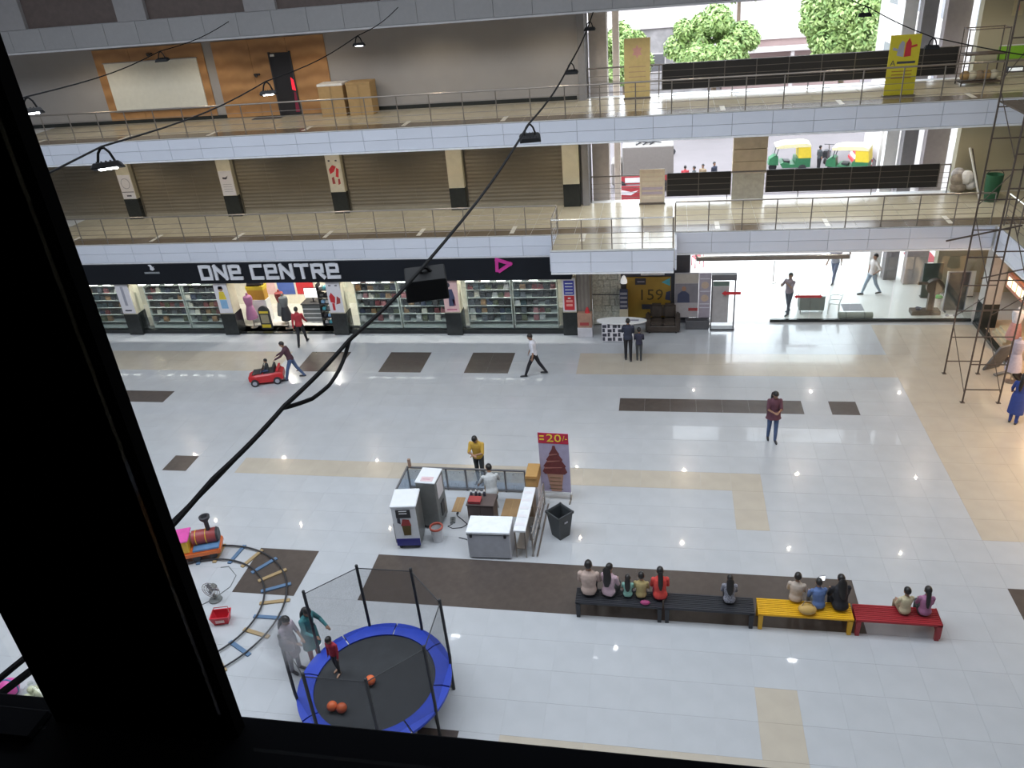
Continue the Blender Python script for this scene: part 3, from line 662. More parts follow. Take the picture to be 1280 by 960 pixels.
# ================================================================== RAILINGS
def railing(label, pts, z, nrail=4, post=1.15, h=1.04, mt=None, mp=None, bright=None):
    t = thing('railing', label, 'railing', (pts[0][0], pts[0][1], z)); o = Vector((pts[0][0], pts[0][1]))
    for k in range(len(pts)-1):
        a = Vector(pts[k])-o; b = Vector(pts[k+1])-o; L_ = (b-a).length; n = max(1, round(L_/post))
        G().cone((*a, h), (*b, h), .028, n=8).build('top_rail', (mt if k != bright else M_rail_bright) or M_rail, t, smooth=True)
        for q in range(nrail): G().cone((*a, .18+.19*q), (*b, .18+.19*q), .0095, n=5).build('rail', mp or M_rail, t)
        me = G().cone((0, 0, 0), (0, 0, h-.02), .02, n=6).mesh('post', mp or M_rail)
        for q in range(n+(k == len(pts)-2)):
            p = a+(b-a)*q/n; put('post', me, t, (p.x, p.y, 0))
    return t
railing('steel railing along the first gallery above the bag shop', [(-25.5, 27.78), (-3.82, 27.78)], 4.0)
railing('steel railing around the projecting balcony', [(-3.78, 27.7), (-3.78, 26.07), (.28, 26.07), (.28, 27.7)], 4.0, mt=M_rail_bright)
railing('steel railing along the first gallery above the entrance', [(.36, 27.78), (10.5, 27.78)], 4.0)
railing('steel railing along the second gallery', [(-25.5, 27.78), (13, 27.78)], 8.0)
railing('dark railing at the street edge of the first gallery', [(-2.9, 31.55), (10.2, 31.55)], 4.0, mt=M_rail_dark, mp=M_rail_dark, post=2.4)
railing('dark railing at the street edge of the second gallery', [(-2.9, 31.55), (10.2, 31.55)], 8.0, mt=M_rail_dark, mp=M_rail_dark, post=2.4)
railing('bright-topped railing of the side gallery behind the scaffold', [(10.85, 27.6), (10.85, 9.0)], 4.0, mt=M_rail_bright, mp=M_rail_dark)
# black banners lashed to the street railings
M_ban = mat('banner_black', (.012, .011, .012), .7, var=.2, scale=1)
def banner(label, x0, x1, z0, z1, y=31.46):
    t = thing('banner', label, 'banner', ((x0+x1)/2, y, z0)); w = x1-x0; n = int(w/1.2)+1
    G().bb(-w/2, w/2, -.02, .02, 0, z1-z0).build('sheet', M_ban, t)
    for q in range(1, 4): G().bb(-w/2, w/2, -.032, -.02, (z1-z0)*q/4-.01, (z1-z0)*q/4+.01).build('batten', M_rail_dark, t)
    for q in range(n+1): G().bb(-w/2+w*q/n-.015, -w/2+w*q/n+.015, -.036, -.02, 0, z1-z0).build('strap', M_rail_dark, t)
banner('long black banner on the street railing of the second gallery', -.16, 9.75, 8.17, 9.06)
banner('short black banner on the street railing beside the slatted standee', .06, 2.45, 4.2, 5.1)
banner('long black banner on the street railing past the wooden-boarded column', 3.75, 9.8, 4.25, 5.1)

# ================================================================== STANDEES on the galleries
M_ysign = mat('standee_yellow', (.62, .52, .03), .45, var=.04); M_ypale = mat('standee_faded', (.60, .46, .20), .5, var=.08)
def standee(label, loc, w, h, m, rz=0., back=M_rail_dark):
    t = thing('standee', label, 'sign', loc, rz)
    s = G().bb(-w/2, w/2, -.012, .012, .06, h).build('panel', m, t); G().bb(-w/2-.03, w/2+.03, -.12, .12, 0, .06).build('foot', back, t)
    G().cone((0, .02, .05), (0, .02, h-.05), .012, n=6).build('back_pole', back, t); return t, s
t, s = standee('bright yellow standee with red and grey figures on the second gallery', (7.33, 28.75, 8.0), .9, 1.85, M_ysign)
for poly, m in (([(-.22, 1.25), (-.02, 1.2), (-.02, 1.62), (-.1, 1.68), (-.18, 1.55)], mat('print_grey', (0, 0, 0))), ([(.0, 1.2), (.2, 1.22), (.18, 1.6), (.1, 1.75), (.02, 1.6)], M_red), ([(-.36, 1.42), (-.2, 1.38), (-.2, 1.44), (-.34, 1.5)], mat('print_grey', (0, 0, 0))), ([(.18, 1.46), (.36, 1.5), (.34, 1.56), (.18, 1.52)], M_red)):
    G().prism(poly, -.022, -.013).build('figure', m, s)
print_text('wordmark', 'A', s, M_ink, -.3, -.014, 1.02, .24)
G().bb(-.18, .36, -.016, -.012, 1.0, 1.07).build('text_line', M_ink, s)
for q in range(3): G().bb(-.3, .3, -.016, -.012, .76-.1*q, .79-.1*q).build('text_line', mat('print_brown', (.34, .16, .03), .5), s)
t, s = standee('faded yellow standee with a pink flower mark at the street railing', (-1.05, 30.95, 8.0), .92, 2.05, M_ypale)
G().prism([(.2*math.cos(q*PI/6)*(1 if q % 2 else .55), 1.6+.24*math.sin(q*PI/6)*(1 if q % 2 else .55)) for q in range(12)], -.02, -.012).build('flower_mark', mat('print_faded_pink', (.62, .32, .28), .6), s)
for q in range(5): G().bb(-.3, .3, -.016, -.012, .4+.17*q, .43+.17*q).build('text_line', mat('print_faded', (.45, .30, .18), .6), s)
t, s = standee('cream slatted standee leaning at the street railing of the first gallery', (-.5, 31.2, 4.0), .95, 1.35, mat('standee_cream', (.66, .56, .46), .6))
for q in range(6): G().bb(-.4, .4, -.03, -.012, .2+.18*q, .30+.18*q).build('slat', mat('slat_lilac', (.45, .38, .46), .6) if q in (1, 2) else mat('slat_cream', (.70, .62, .50), .6), s)
for x_ in (-.45, .45): G().bb(x_-.025, x_+.025, -.04, -.012, .06, 1.35).build('stile', mat('slat_cream', (0, 0, 0)), s)

# ================================================================== ENTRANCE ZONE
struct(G().bb(-3.2, -2.72, 27.75, 28.6, 0, 3.25).build('pier_8', mat('pier_wood_grey', (.27, .245, .22), .6, var=.12, scale=3, wave=(2.2, 'X', 2, (.20, .18, .16)))), 'grey-brown grained pier beside the bag shop', 'column')
sw = root_struct('wall_stone', 'rough pale stone-clad panel beside the counter', 'wall')
M_stone = mat('stone_pale', (.66, .66, .58), .85, var=.35, scale=14, bump=.9)
random.seed(5)
for row in range(9):
    z = .05+.262*row; x = -2.7
    while x < -1.66:
        w = min(random.uniform(.18, .4), -1.62-x)
        d = random.uniform(0, .05); G().bb(x+.004, x+w-.004, 28.6-d, 28.8, z, z+.256).build('stone', M_stone, sw, bevel=.012); x += w
G().bb(-2.7, -1.62, 28.545, 28.56, 1.28, 1.31).build('steel_strip', M_bk, sw)
struct(G().bb(-2.72, .95, 28.8, 29.1, 0, 3.25).build('wall_entrance', mat('wall_charcoal', (.07, .07, .085), .6)), 'charcoal wall behind the sofa', 'wall')
# poster 159
t = thing('wall_poster', 'ochre price poster reading 159 behind the sofa', 'poster', (-.58, 28.77, .25))
G().bb(-.83, .83, -.02, .02, 0, 1.66).build('sheet', mat('poster_ochre', (.40, .25, .035), .5, var=.12, scale=2), t)
print_text('price_figures', '159', t, mat('print_umber', (.10, .07, .02), .5), .08, -.024, .92, .62, squeeze=1.05)
G().bb(-.5, -.1, -.028, -.02, 1.36, 1.62).build('header_box', M_ink, t); G().bb(-.42, -.15, -.032, -.028, 1.46, 1.5).build('header_line', MATS['print_grey'], t)
G().bb(-.25, .2, -.028, -.02, .35, .55).build('footer_box', M_ink, t)
G().prism([(.48, 1.45), (.8, 1.62), (.8, 1.3)], -.026, -.02).build('teal_mark', M_teal, t)
G().prism([(.62, .75), (.82, .7), (.82, 1.1), (.66, 1.05)], -.026, -.02).build('blue_mark', MATS['print_navy'], t)
t = thing('wall_poster', 'white poster with red blot over the ochre price poster', 'poster', (-.45, 28.76, 1.98))
G().bb(-.42, .46, -.015, .015, 0, .34).build('sheet', M_white, t); G().prism([(-.0, .1), (.3, .12), (.34, .28), (.02, .26)], -.022, -.015).build('red_blot', M_red, t)
t = thing('hanging_lamp', 'white wall lamp between the stone panel and the ochre poster', 'lamp', (-1.5, 28.6, 1.75))
G().lathe([(.13, 0), (.12, .12), (.06, .26), (.02, .3)], n=14).build('lamp_shade', mat('lamp_shade_lit', (.9, .9, .88), .5, emit=.5), t, smooth=True); G().bb(-.02, .02, 0, .2, .28, .31).build('bracket', M_steel, t)
t = thing('dispenser', 'slim cream cupboard with dark slatted screens behind the counter', 'cabinet', (-1.5, 28.4, 0))
G().bb(-.16, .16, -.12, .12, 0, .8).build('cupboard', M_cream, t, bevel=.01); G().bb(-.15, .15, -.1, .1, .8, 1.55).build('screen_box', MATS['print_navy'], t)
for q in range(4): G().bb(-.13, .13, -.115, -.1, .88+.17*q, .97+.17*q).build('slat', MATS['print_grey'], t)
# counter with oval white top and checker front
t = thing('promo_counter', 'promotion counter with oval white top and black and white checked front', 'counter', (-1.55, 27.25, 0))
G().bb(-.7, .45, -.18, .22, .03, .76).build('counter_body', M_poster_white, t)
pts = [(.92*math.cos(2*PI*q/24)+.02, .30*math.sin(2*PI*q/24)+.02) for q in range(24)]
G().prism([(p[0]-(.0 if p[0] > 0 else .0), p[1]) for p in pts], .76, .81, 'xy').build('counter_top', M_white, t)
for a in range(6):
    for b in range(4):
        G().bb(-.68+.19*a, -.68+.19*a+(.15 if (a+b) % 2 else .09), -.19, -.181, .06+.175*b, .06+.175*b+(.12 if (a+b) % 2 else .15)).build('check', M_ink, t)
t = thing('leaflet', 'grey leaflet lying on the oval counter top', 'leaflet', (-1.1, 27.25, .812)); G().bb(-.2, .2, -.07, .07, 0, .006).build('sheet', MATS['print_grey'], t); G().bb(-.18, .18, -.05, -.03, .006, .008).build('printed_line', M_ink, t)
# box with trays + cone
t = thing('donation_box', 'wooden raffle box on a pale plinth beside the grained pier', 'box', (-2.92, 27.98-.38, 0))
G().bb(-.28, .28, -.14, .14, 0, .4).build('plinth', mat('plinth_pale', (.55, .53, .56), .6), t, bevel=.01); G().bb(-.27, .27, -.13, .13, .4, .98).build('box_body', mat('box_wood', (.36, .21, .15), .55, var=.2), t, bevel=.01)
G().bb(-.18, .16, -.138, -.13, .5, .62).build('label_patch', MATS['print_darkred'], t); G().lathe([(.1, .98), (.06, 1.12), (.02, 1.2)], (.1, 0, 0), 12).build('red_knob', M_red, t)
# sofa
t = thing('sofa', 'dark brown leather two-seat sofa under the price poster', 'sofa', (-.03, 28.18, 0))
M_leather = mat('leather_brown', (.055, .042, .034), .38, var=.25, scale=7, bump=.3)
G().bb(-.6, .6, -.36, .3, .06, .3).build('base', M_leather, t, bevel=.02)
for s in (-1, 1):
    G().bb(s*.24-.235, s*.24+.235, -.36, .12, .3, .46).build('seat_cushion', M_leather, t, bevel=.05, seg=2); G().bb(s*.24-.235, s*.24+.235, .1, .3, .42, 1.0).build('back_cushion', M_leather, t, bevel=.07, seg=2)
    G().bb(s*.55-.09, s*.55+.09, -.38, .3, .08, .62).build('armrest', M_leather, t, bevel=.05, seg=2); 
    for q in (-.3, .24): G().cone((s*.5, q, 0), (s*.5, q, .07), .03, .035, 8).build('leg', M_bk, t)
# standees with photos and the walk-through frame
M_pgrey = mat('print_photo_grey', (.22, .21, .24), .5, var=.15, scale=3)
t = thing('standee', 'tall standee with a photograph of a dark-suited figure beside the sofa', 'sign', (.83, 28.55, 0))
G().bb(-.44, .44, -.02, .02, .35, 2.14).build('panel', mat('standee_grey', (.42, .40, .42), .5), t); G().bb(-.42, .42, -.026, -.02, .95, 1.72).build('photo', M_pgrey, t)
G().bb(-.42, .42, -.026, -.02, 1.74, 2.1).build('top_band', mat('standee_taupe', (.46, .42, .38), .5), t)
G().prism([(-.34, .96), (.12, .96), (.1, 1.3), (-.04, 1.42), (-.18, 1.42), (-.32, 1.3)], -.032, -.026).build('suit', MATS['print_navy'], t); G().prism([(-.1+.08*math.cos(q*PI/5), 1.52+.1*math.sin(q*PI/5)) for q in range(10)], -.032, -.026).build('face', M_skin, t)
G().bb(.08, .42, -.032, -.026, .62, .74).build('red_tag', MATS['print_darkred'], t)
for s in (-.4, .4): G().bb(s-.02, s+.02, -.02, .02, 0, .35).build('foot', M_bk, t)
t = thing('standee', 'lilac banner standee with two round dishes beside the suit standee', 'sign', (1.5, 28.62, 0))
G().bb(-.22, .22, -.015, .015, .3, 2.1).build('panel', mat('standee_lilac', (.44, .38, .43), .5), t)
for z in (1.1, 1.62): G().prism([(.14*math.cos(q*PI/8), z+.14*math.sin(q*PI/8)) for q in range(16)], -.022, -.015).build('dish_picture', mat('print_dish', (.62, .46, .34), .5), t)
for z in (.7, .85, 1.36, 1.86): G().bb(-.18, .18, -.02, -.015, z, z+.03).build('text_line', M_poster_white, t)
G().bb(-.24, .24, -.12, .12, 0, .06).build('foot', M_steel, t); G().cone((0, .03, .05), (0, .03, .4), .015, n=6).build('back_pole', M_steel, t)
t = thing('planter_trough', 'low charcoal trough in front of the lilac banner', 'planter', (1.25, 28.3, 0))
G().box((0, 0, .19), (.84, .28, .36), top=(1.08, 1.1)).build('trough', mat('trough_charcoal', (.09, .09, .10), .6), t, bevel=.015); G().bb(-.42, .42, -.13, .13, .371, .385).build('soil', M_bk, t)
t = thing('detector_gate', 'walk-through security frame at the mall entrance', 'gate', (2.15, 28.25, 0))
M_gate = mat('gate_grey', (.13, .13, .14), .45)
for s in (-1, 1): G().bb(s*.41-.03, s*.41+.03, -.22, .22, .06, 2.05).build('side_panel', glass_mat('gate_glass', (.80, .84, .84), .06), t) if False else G().bb(s*.41-.025, s*.41+.025, -.03, .03, 0, 2.05).build('post', M_gate, t)
G().bb(-.44, .44, -.12, .12, 1.98, 2.2).build('header', M_gate, t, bevel=.01); G().bb(-.44, .44, -.16, .16, .0, .06).build('base_bar', M_bk, t)
G().bb(-.38, .2, .02, .05, .25, 1.7).build('panel', mat('gate_panel', (.42, .41, .42), .5), t); G().bb(-.38, .2, .0, .02, 1.72, 1.9).build('green_band', mat('gate_green', (.12, .17, .15), .5), t)
t = thing('arrow_sign', 'red arrow sign pointing left on the security frame', 'sign', (2.42, 28.14, 1.48))
G().prism([(-.34, 0), (-.2, .1), (-.2, .055), (.34, .055), (.34, -.055), (-.2, -.055), (-.2, -.1)], -.012, .012).build('arrow', M_red, t); G().bb(-.02, .02, .012, .06, -.03, .03).build('clip', M_steel, t)
# entrance glazing with a dark foot rail, header beam
wn = root_struct('window_6', 'frameless glass screens of the mall entrance on a black foot rail', 'window')
G().bb(3.95, 10.95, 28.84, 28.94, 0, .1).build('foot_rail', M_black, wn)
for q in range(5): G().bb(3.97+1.4*q, 3.97+1.4*q+1.36, 28.885, 28.897, .1, 2.5).build('pane', M_glass, wn)
struct(G().bb(1.15, 6.5, 28.72, 28.86, 2.52, 2.66).build('trim_10', mat('beam_taupe', (.30, .275, .25), .5)), 'grey header beam over the mall entrance', 'trim')
for x in (1.15, 6.5): struct(G().bb(x-.03, x+.03, 28.77, 28.81, 2.66, 3.26).build('trim_11' if x < 2 else 'trim_12', M_steel), 'hanger of the entrance header beam', 'trim')
t = thing('arrow_sign', 'red double arrow strip stuck to the entrance glass', 'sign', (5.25, 28.87, 1.02))
G().prism([(-.5, 0), (-.4, .08), (-.4, .045), (.4, .045), (.4, .08), (.5, 0), (.4, -.08), (.4, -.045), (-.4, -.045), (-.4, -.08)], -.004, .004).build('arrow', M_red, t); G().bb(-.3, .3, -.007, -.004, -.01, .01).build('line', MATS['print_darkred'], t)
# guard's table, chair, mats
t = thing('guard_table', 'small table with a dark cloth at the entrance', 'table', (5.55, 29.85, 0))
G().bb(-.48, .48, -.27, .27, .70, .73).build('table_top', M_white, t); G().box((0, 0, .42), (.9, .5, .56), top=(1.02, 1.02)).build('cloth', mat('cloth_green_grey', (.16, .17, .15), .8, var=.15), t)
for a in (-.4, .4):
    for b in (-.2, .2): G().bb(a-.02, a+.02, b-.02, b+.02, 0, .7).build('leg', M_steel, t)
def plastic_chair(label, loc, rz, m):
    t = thing('plastic_chair', label, 'chair', loc, rz)
    G().bb(-.21, .21, -.2, .2, .40, .44).build('seat', m, t, bevel=.015); 
    g = G(); g.loft([[(-.2, -.2, .44), (.2, -.2, .44), (.2, -.17, .44), (-.2, -.17, .44)], [(-.22, -.26, .66), (.22, -.26, .66), (.22, -.23, .66), (-.22, -.23, .66)], [(-.14, -.3, .82), (.14, -.3, .82), (.14, -.27, .82), (-.14, -.27, .82)]]); g.build('backrest', m, t)
    for s in (-1, 1):
        G().tube([(s*.22, -.22, .62), (s*.25, .0, .63), (s*.23, .18, .58), (s*.21, .18, .44)], .018, 6).build('armrest', m, t)
        for q in (-.17, .17): G().cone((s*.21, q*1.1, 0), (s*.19, q, .42), .02, .026, 6).build('leg', m, t)
plastic_chair('white plastic armchair at the guard table', (6.38, 29.75, 0), 1.3, M_white)
t = thing('queue_post', 'slim steel queue post on a round foot outside the entrance', 'post', (4.5, 32.9, 0)); G().lathe([(.17, 0), (.17, .02), (.03, .05)], n=16).build('foot', M_steel, t); G().cone((0, 0, .04), (0, 0, .95), .02, n=8).build('pole', M_steel, t)
t = thing('entrance_mat', 'grey ribbed doormat inside the entrance glass', 'mat', (7.15, 30.2, 0)); G().bb(-.38, .38, -.32, .32, 0, .012).build('mat_pad', MATS['print_grey'], t)
for q in range(9): G().bb(-.37, .37, -.29+.07*q, -.265+.07*q, .012, .02).build('rib', M_colgrey, t)
t = thing('rolled_carpet', 'rolled grey-green carpet lying behind the entrance glass', 'carpet', (7.05, 29.15, .13))
G().cone((-.6, 0, 0), (.6, .02, 0), .13, .12, 14).build('roll', mat('carpet_greygreen', (.24, .25, .22), .95, bump=.5), t, smooth=True)
for q in (-.35, .3): G().tube([(q, .137*math.cos(2*PI*k/12), .137*math.sin(2*PI*k/12)) for k in range(12)], .01, 5, True).build('tie', M_bk, t)
# brown wooden stand, leaning grey panel, clutter at the right end
M_wd = mat('wood_dark', (.055, .036, .026), .6, var=.15)
t = thing('wooden_stand', 'dark wooden stand with a round disc, arm and long base', 'stand', (9.62, 29.6, 0))
G().bb(-.55, .45, -.2, .2, 0, .16).build('base', M_wd, t, bevel=.01); G().box((.1, 0, .55), (.22, .16, .8)).build('upright', M_wd, t)
G().cone((.15, -.1, 1.08), (.15, .1, 1.08), .3, n=18).build('disc', M_wd, t); G().bb(-.45, .0, -.05, .05, 1.16, 1.25).build('arm', M_wd, t)
t = thing('pot', 'small dark blue bowl on the base of the wooden stand', 'bowl', (9.32, 29.55, .162)); G().lathe([(.06, 0), (.1, .07), (.11, .09), (.08, .05), (.03, .03)], n=12).build('bowl', MATS['print_navy'], t); G().lathe([(.07, .07), (.0, .09)], n=8).build('lid', M_bk, t)
t = thing('waste_bucket', 'white bucket with a bright green lid behind the wooden stand', 'bucket', (10.12, 30.15, 0)); G().lathe([(.13, 0), (.16, .42)], n=14).build('bucket', M_white, t); G().lathe([(.17, .42), (.17, .46), (.08, .5)], n=14).build('lid', mat('lid_green', (.05, .42, .10), .5), t)
t = thing('notice_board', 'tall dark grey board standing inside the entrance glass', 'board', (10.6, 29.8, 0)); G().bb(-.36, .36, -.03, .03, .05, 1.55).build('board_face', mat('board_grey', (.085, .09, .09), .5, var=.15), t); G().tube([(-.36, -.03, .05), (.36, -.03, .05), (.36, -.03, 1.55), (-.36, -.03, 1.55)], .02, 5, True).build('frame', MATS['print_grey'], t)
for s in (-.3, .3): G().bb(s-.02, s+.02, -.15, .15, 0, .05).build('foot', M_bk, t)
t = thing('tape_tray', 'pale tray of rolls on the floor inside the glass corner', 'tray', (10.45, 29.25, 0)); G().bb(-.35, .35, -.16, .16, 0, .05).build('tray', M_white, t)
for q in range(4): G().lathe([(.06, .05), (.06, .1), (.03, .1), (.03, .05)], (-.2+.13*q, 0, 0), 10).build('roll', M_poster_white if q % 2 else MATS['print_grey'], t)
# forecourt furniture
def red_chair(label, loc, rz):
    t = thing('metal_chair', label, 'chair', loc, rz)
    G().bb(-.22, .22, -.2, .2, .42, .46).build('seat', M_red, t, bevel=.01)
    for z in (.62, .80): G().bb(-.22, .22, -.22, -.19, z, z+.1).build('back_slat', M_red, t)
    for s in (-1, 1):
        G().cone((s*.22, -.2, 0), (s*.22, -.21, .92), .018, n=6).build('back_leg', M_red, t); G().cone((s*.22, .18, 0), (s*.21, .18, .43), .018, n=6).build('front_leg', M_red, t)
red_chair('red metal chair outside the entrance next to the dark planter box', (.85, 35.3, 0), 2.9); red_chair('red metal chair turned aside outside the entrance', (1.45, 34.9, 0), 1.9)
t = thing('planter_box', 'square dark planter box outside the entrance', 'planter', (.55, 34.5, 0)); G().box((0, 0, .25), (.5, .5, .5), top=(1.05, 1.05)).build('box', MATS['trough_charcoal'], t, bevel=.02); G().bb(-.23, .23, -.23, .23, .5, .51).build('soil', M_bk, t)
t = thing('door_carpet', 'red carpet on the forecourt below the side wing', 'carpet', (10.95, 35.6, -.01)); G().bb(-.55, .55, -.6, .6, 0, .015).build('pile', mat('carpet_red', (.32, .05, .06), .9), t); G().tube([(-.55, -.6, .015), (.55, -.6, .015), (.55, .6, .015), (-.55, .6, .015)], .012, 5, True).build('binding', MATS['print_darkred'], t)

# ================================================================== ICE-CREAM KIOSK
M_kgrey = mat('machine_grey', (.20, .205, .20), .4, metal=.3); M_kw = mat('machine_white', (.74, .76, .80), .35, var=.03)
t = thing('softserve_machine', 'white-fronted soft-serve machine with ice-cream pictures and blue base', 'ice cream machine', (-6.3, 15.36, 0), .12)
G().bb(-.31, .31, -.32, .36, .1, 1.30).build('cabinet', M_kgrey, t, bevel=.015); G().bb(-.33, .33, -.36, .38, 1.30, 1.37).build('top_cover', M_kw, t, bevel=.02)
fp = G().bb(-.305, .305, -.338, -.32, .12, 1.29).build('front_panel', M_kw, t)
G().bb(-.3, .3, -.345, -.338, .12, .34).build('blue_base', mat('machine_blue', (.03, .03, .20), .4), t); G().bb(-.2, .16, -.36, -.338, 1.0, 1.24).build('nozzle_block', M_bk, t)
G().prism([(-.12, .75), (.14, .75), (.1, .93), (-.06, .95)], -.346, -.338).build('picture', MATS['print_darkred'], fp); G().prism([(-.08, .45), (.1, .45), (.13, .74), (-.1, .74)], -.346, -.338).build('picture', MATS['print_umber'], fp)
G().prism([(-.2, .85), (-.12, .8), (-.12, .98), (-.19, .98)], -.346, -.338).build('picture', M_ink, fp)
for z in (1.13, 1.2): G().bb(-.12, .08, -.366, -.36, z, z+.02).build('label_line', M_white, t)
for s in (-.24, .24):
    for q in (-.25, .28): G().cone((s-.02, q, .06), (s+.02, q, .06), .06, n=12).build('castor', M_bk, t)
G().bb(-.36, -.31, -.2, .1, .1, .7).build('side_duct', M_bk, t)
t = thing('softserve_machine', 'taller grey soft-serve machine with papers on its pale top', 'ice cream machine', (-5.88, 16.16, 0), -.06)
G().bb(-.26, .26, -.32, .32, .1, 1.46).build('cabinet', M_kgrey, t, bevel=.015); G().bb(-.27, .27, -.33, .33, 1.46, 1.5).build('top_cover', M_kw, t, bevel=.01); G().bb(.262, .27, -.2, .2, .9, 1.4).build('side_label', M_poster_white, t)
for s in (-.2, .2):
    for q in (-.25, .25): G().cone((s-.02, q, .06), (s+.02, q, .06), .06, n=12).build('castor', M_bk, t)
G().bb(.26, .28, -.1, .12, .3, .7).build('vent_grille', M_bk, t)
t = thing('paper_sheet', 'pinkish paper lying on the taller grey machine', 'paper', (-5.88, 15.98, 1.503)); G().bb(-.15, .17, -.1, .1, 0, .004).build('sheet', mat('paper_pink', (.66, .50, .52), .7), t); G().bb(-.1, .1, -.02, .0, .004, .005).build('printed_line', MATS['print_rose'], t)
# glass barrier
t = thing('kiosk_barrier', 'low dark-framed glass barrier behind the ice-cream kiosk', 'barrier', (-6.98, 17.58, 0))
L_ = 3.32; n = 6
for q in range(n+1): G().bb(L_*q/n-.022, L_*q/n+.022, -.02, .02, 0, .72).build('post', M_gate, t)
for q in range(n): G().bb(L_*q/n+.03, L_*(q+1)/n-.03, -.006, .006, .08, .66).build('pane', glass_mat('barrier_glass', (.80, .86, .92), .08, haze=.25, hcol=(.5, .56, .64)), t)
G().bb(-.02, L_+.02, -.03, .03, .70, .74).build('top_rail', M_gate, t); G().bb(-.02, L_+.02, -.03, .03, .04, .08).build('bottom_rail', M_gate, t)
G().bb(-.022, .022, -1.2, 0, .70, .74).build('side_top_rail', M_gate, t); G().bb(-.02, .02, -1.2, -1.16, 0, .72).build('post', M_gate, t); G().bb(-.006, .006, -1.15, -.02, .08, .68).build('pane', MATS['barrier_glass'], t)
G().bb(.05, .12, -.04, .03, .74, 1.0).build('wood_peg', mat('peg_wood', (.34, .22, .16), .6), t)
# freezer
t = thing('chest_freezer', 'white chest freezer with a flat lid in the kiosk', 'freezer', (-4.13, 15.1, 0), .03)
G().bb(-.53, .53, -.3, .32, .04, .76).build('freezer_body', mat('freezer_body', (.50, .52, .58), .4), t, bevel=.02); G().bb(-.54, .54, -.32, .33, .775, .86).build('lid', mat('freezer_lid', (.80, .83, .88), .3), t, bevel=.015); G().bb(-.53, .53, -.31, .32, .758, .778).build('seal', M_bk, t)
for s in (-.42, .42): G().bb(s-.03, s+.03, -.345, -.31, .7, .8).build('hinge', M_bk, t)
for s in (-.45, .45):
    for q in (-.22, .24): G().cone((s, q, 0), (s, q, .05), .03, n=8).build('foot', M_bk, t)
# dark cabinet, red tin, bottles, papers
t = thing('low_cabinet', 'dark brown low cabinet in the middle of the kiosk', 'cabinet', (-4.55, 16.15, 0))
G().bb(-.34, .34, -.24, .24, 0, .77).build('cabinet_body', mat('cabinet_umber', (.075, .052, .048), .5, var=.15), t, bevel=.008); G().bb(-.36, .36, -.26, .26, .77, .8).build('cabinet_top', mat('cabinet_top', (.10, .075, .072), .4), t)
for s in (-1, 1):
    d = G().bb(s*.17-.16, s*.17+.16, -.255, -.24, .05, .74).build('door', MATS['cabinet_umber'], t); G().bb(s*.04-.008, s*.04+.008, -.27, -.255, .4, .5).build('handle', M_steel, d)
t = thing('tin', 'flat dark red tin on the low cabinet', 'tin', (-4.70, 16.05, .802)); G().bb(-.16, .16, -.12, .12, 0, .07).build('tin_body', mat('tin_red', (.24, .03, .04), .4), t, bevel=.01); G().bb(-.165, .165, -.125, .125, .07, .085).build('tin_lid', MATS['print_darkred'], t)
for q, (x, y) in enumerate(((-4.84, 16.27), (-4.72, 16.30), (-4.62, 16.27), (-4.50, 16.31))):
    t = thing('syrup_bottle', 'small syrup bottle with a white cap on the low cabinet', 'bottle', (x, y, .802), 0, 'syrup bottles on the low cabinet'); G().lathe([(.035, 0), (.037, .1), (.015, .14)], n=10).build('bottle_body', M_ink, t); G().lathe([(.02, .14), (.018, .18)], n=8).build('cap', M_white, t)
# side counter with white top, carton, steel rail
t = thing('side_counter', 'narrow counter with a glossy white top along the kiosk side', 'counter', (-3.36, 15.8, 0))
G().bb(-.15, .15, -.9, .88, .8, .86).build('counter_top', mat('counter_white', (.78, .80, .84), .25), t, bevel=.008); G().bb(-.13, .13, .4, .86, 0, .8).build('counter_body', mat('counter_umber', (.15, .10, .06), .6), t)
for q in (-.86, -.2):
    for s in (-.12, .12): G().bb(s-.015, s+.015, q-.015, q+.015, 0, .8).build('leg', M_steel, t)
G().bb(-.13, .13, -.85, .4, .25, .27).build('lower_shelf', M_steel, t)
for q in range(5): G().bb(-.12, .1, -.7+.32*q, -.6+.32*q, .86, .866).build('paper_strip', M_poster_white, t)
t = thing('carton', 'open tan carton at the end of the narrow white counter', 'box', (-3.32, 17.0, 0)); G().bb(-.15, .15, -.28, .28, 0, .84).build('stand', M_poster_white, t); G().bb(-.16, .16, -.3, .3, .84, 1.18).build('carton_body', mat('cardboard_orange', (.42, .24, .08), .75), t, bevel=.008); G().box((.02, -.3, 1.12), (.3, .12, .01), rx=-.7).build('flap', MATS['cardboard_orange'], t)
t = thing('steel_rail', 'low steel guard rail along the outer side of the kiosk', 'railing', (-3.08, 15.0, 0))
for z in (.35, .68): G().cone((0, 0, z), (0, 2.1, z), .02, n=8).build('rail', M_rail_bright, t)
for q in (0, 1.05, 2.1): G().cone((0, q, 0), (0, q, .7), .022, n=8).build('post', M_steel, t)
for s in (-.02, .1): G().bb(s-.02, s+.02, -.02, 2.1, 0, .02).build('floor_track', M_steel, t)
G().cone((-.05, .3, .02), (-.02, .1, .85), .02, n=6).build('stay', M_gate, t)
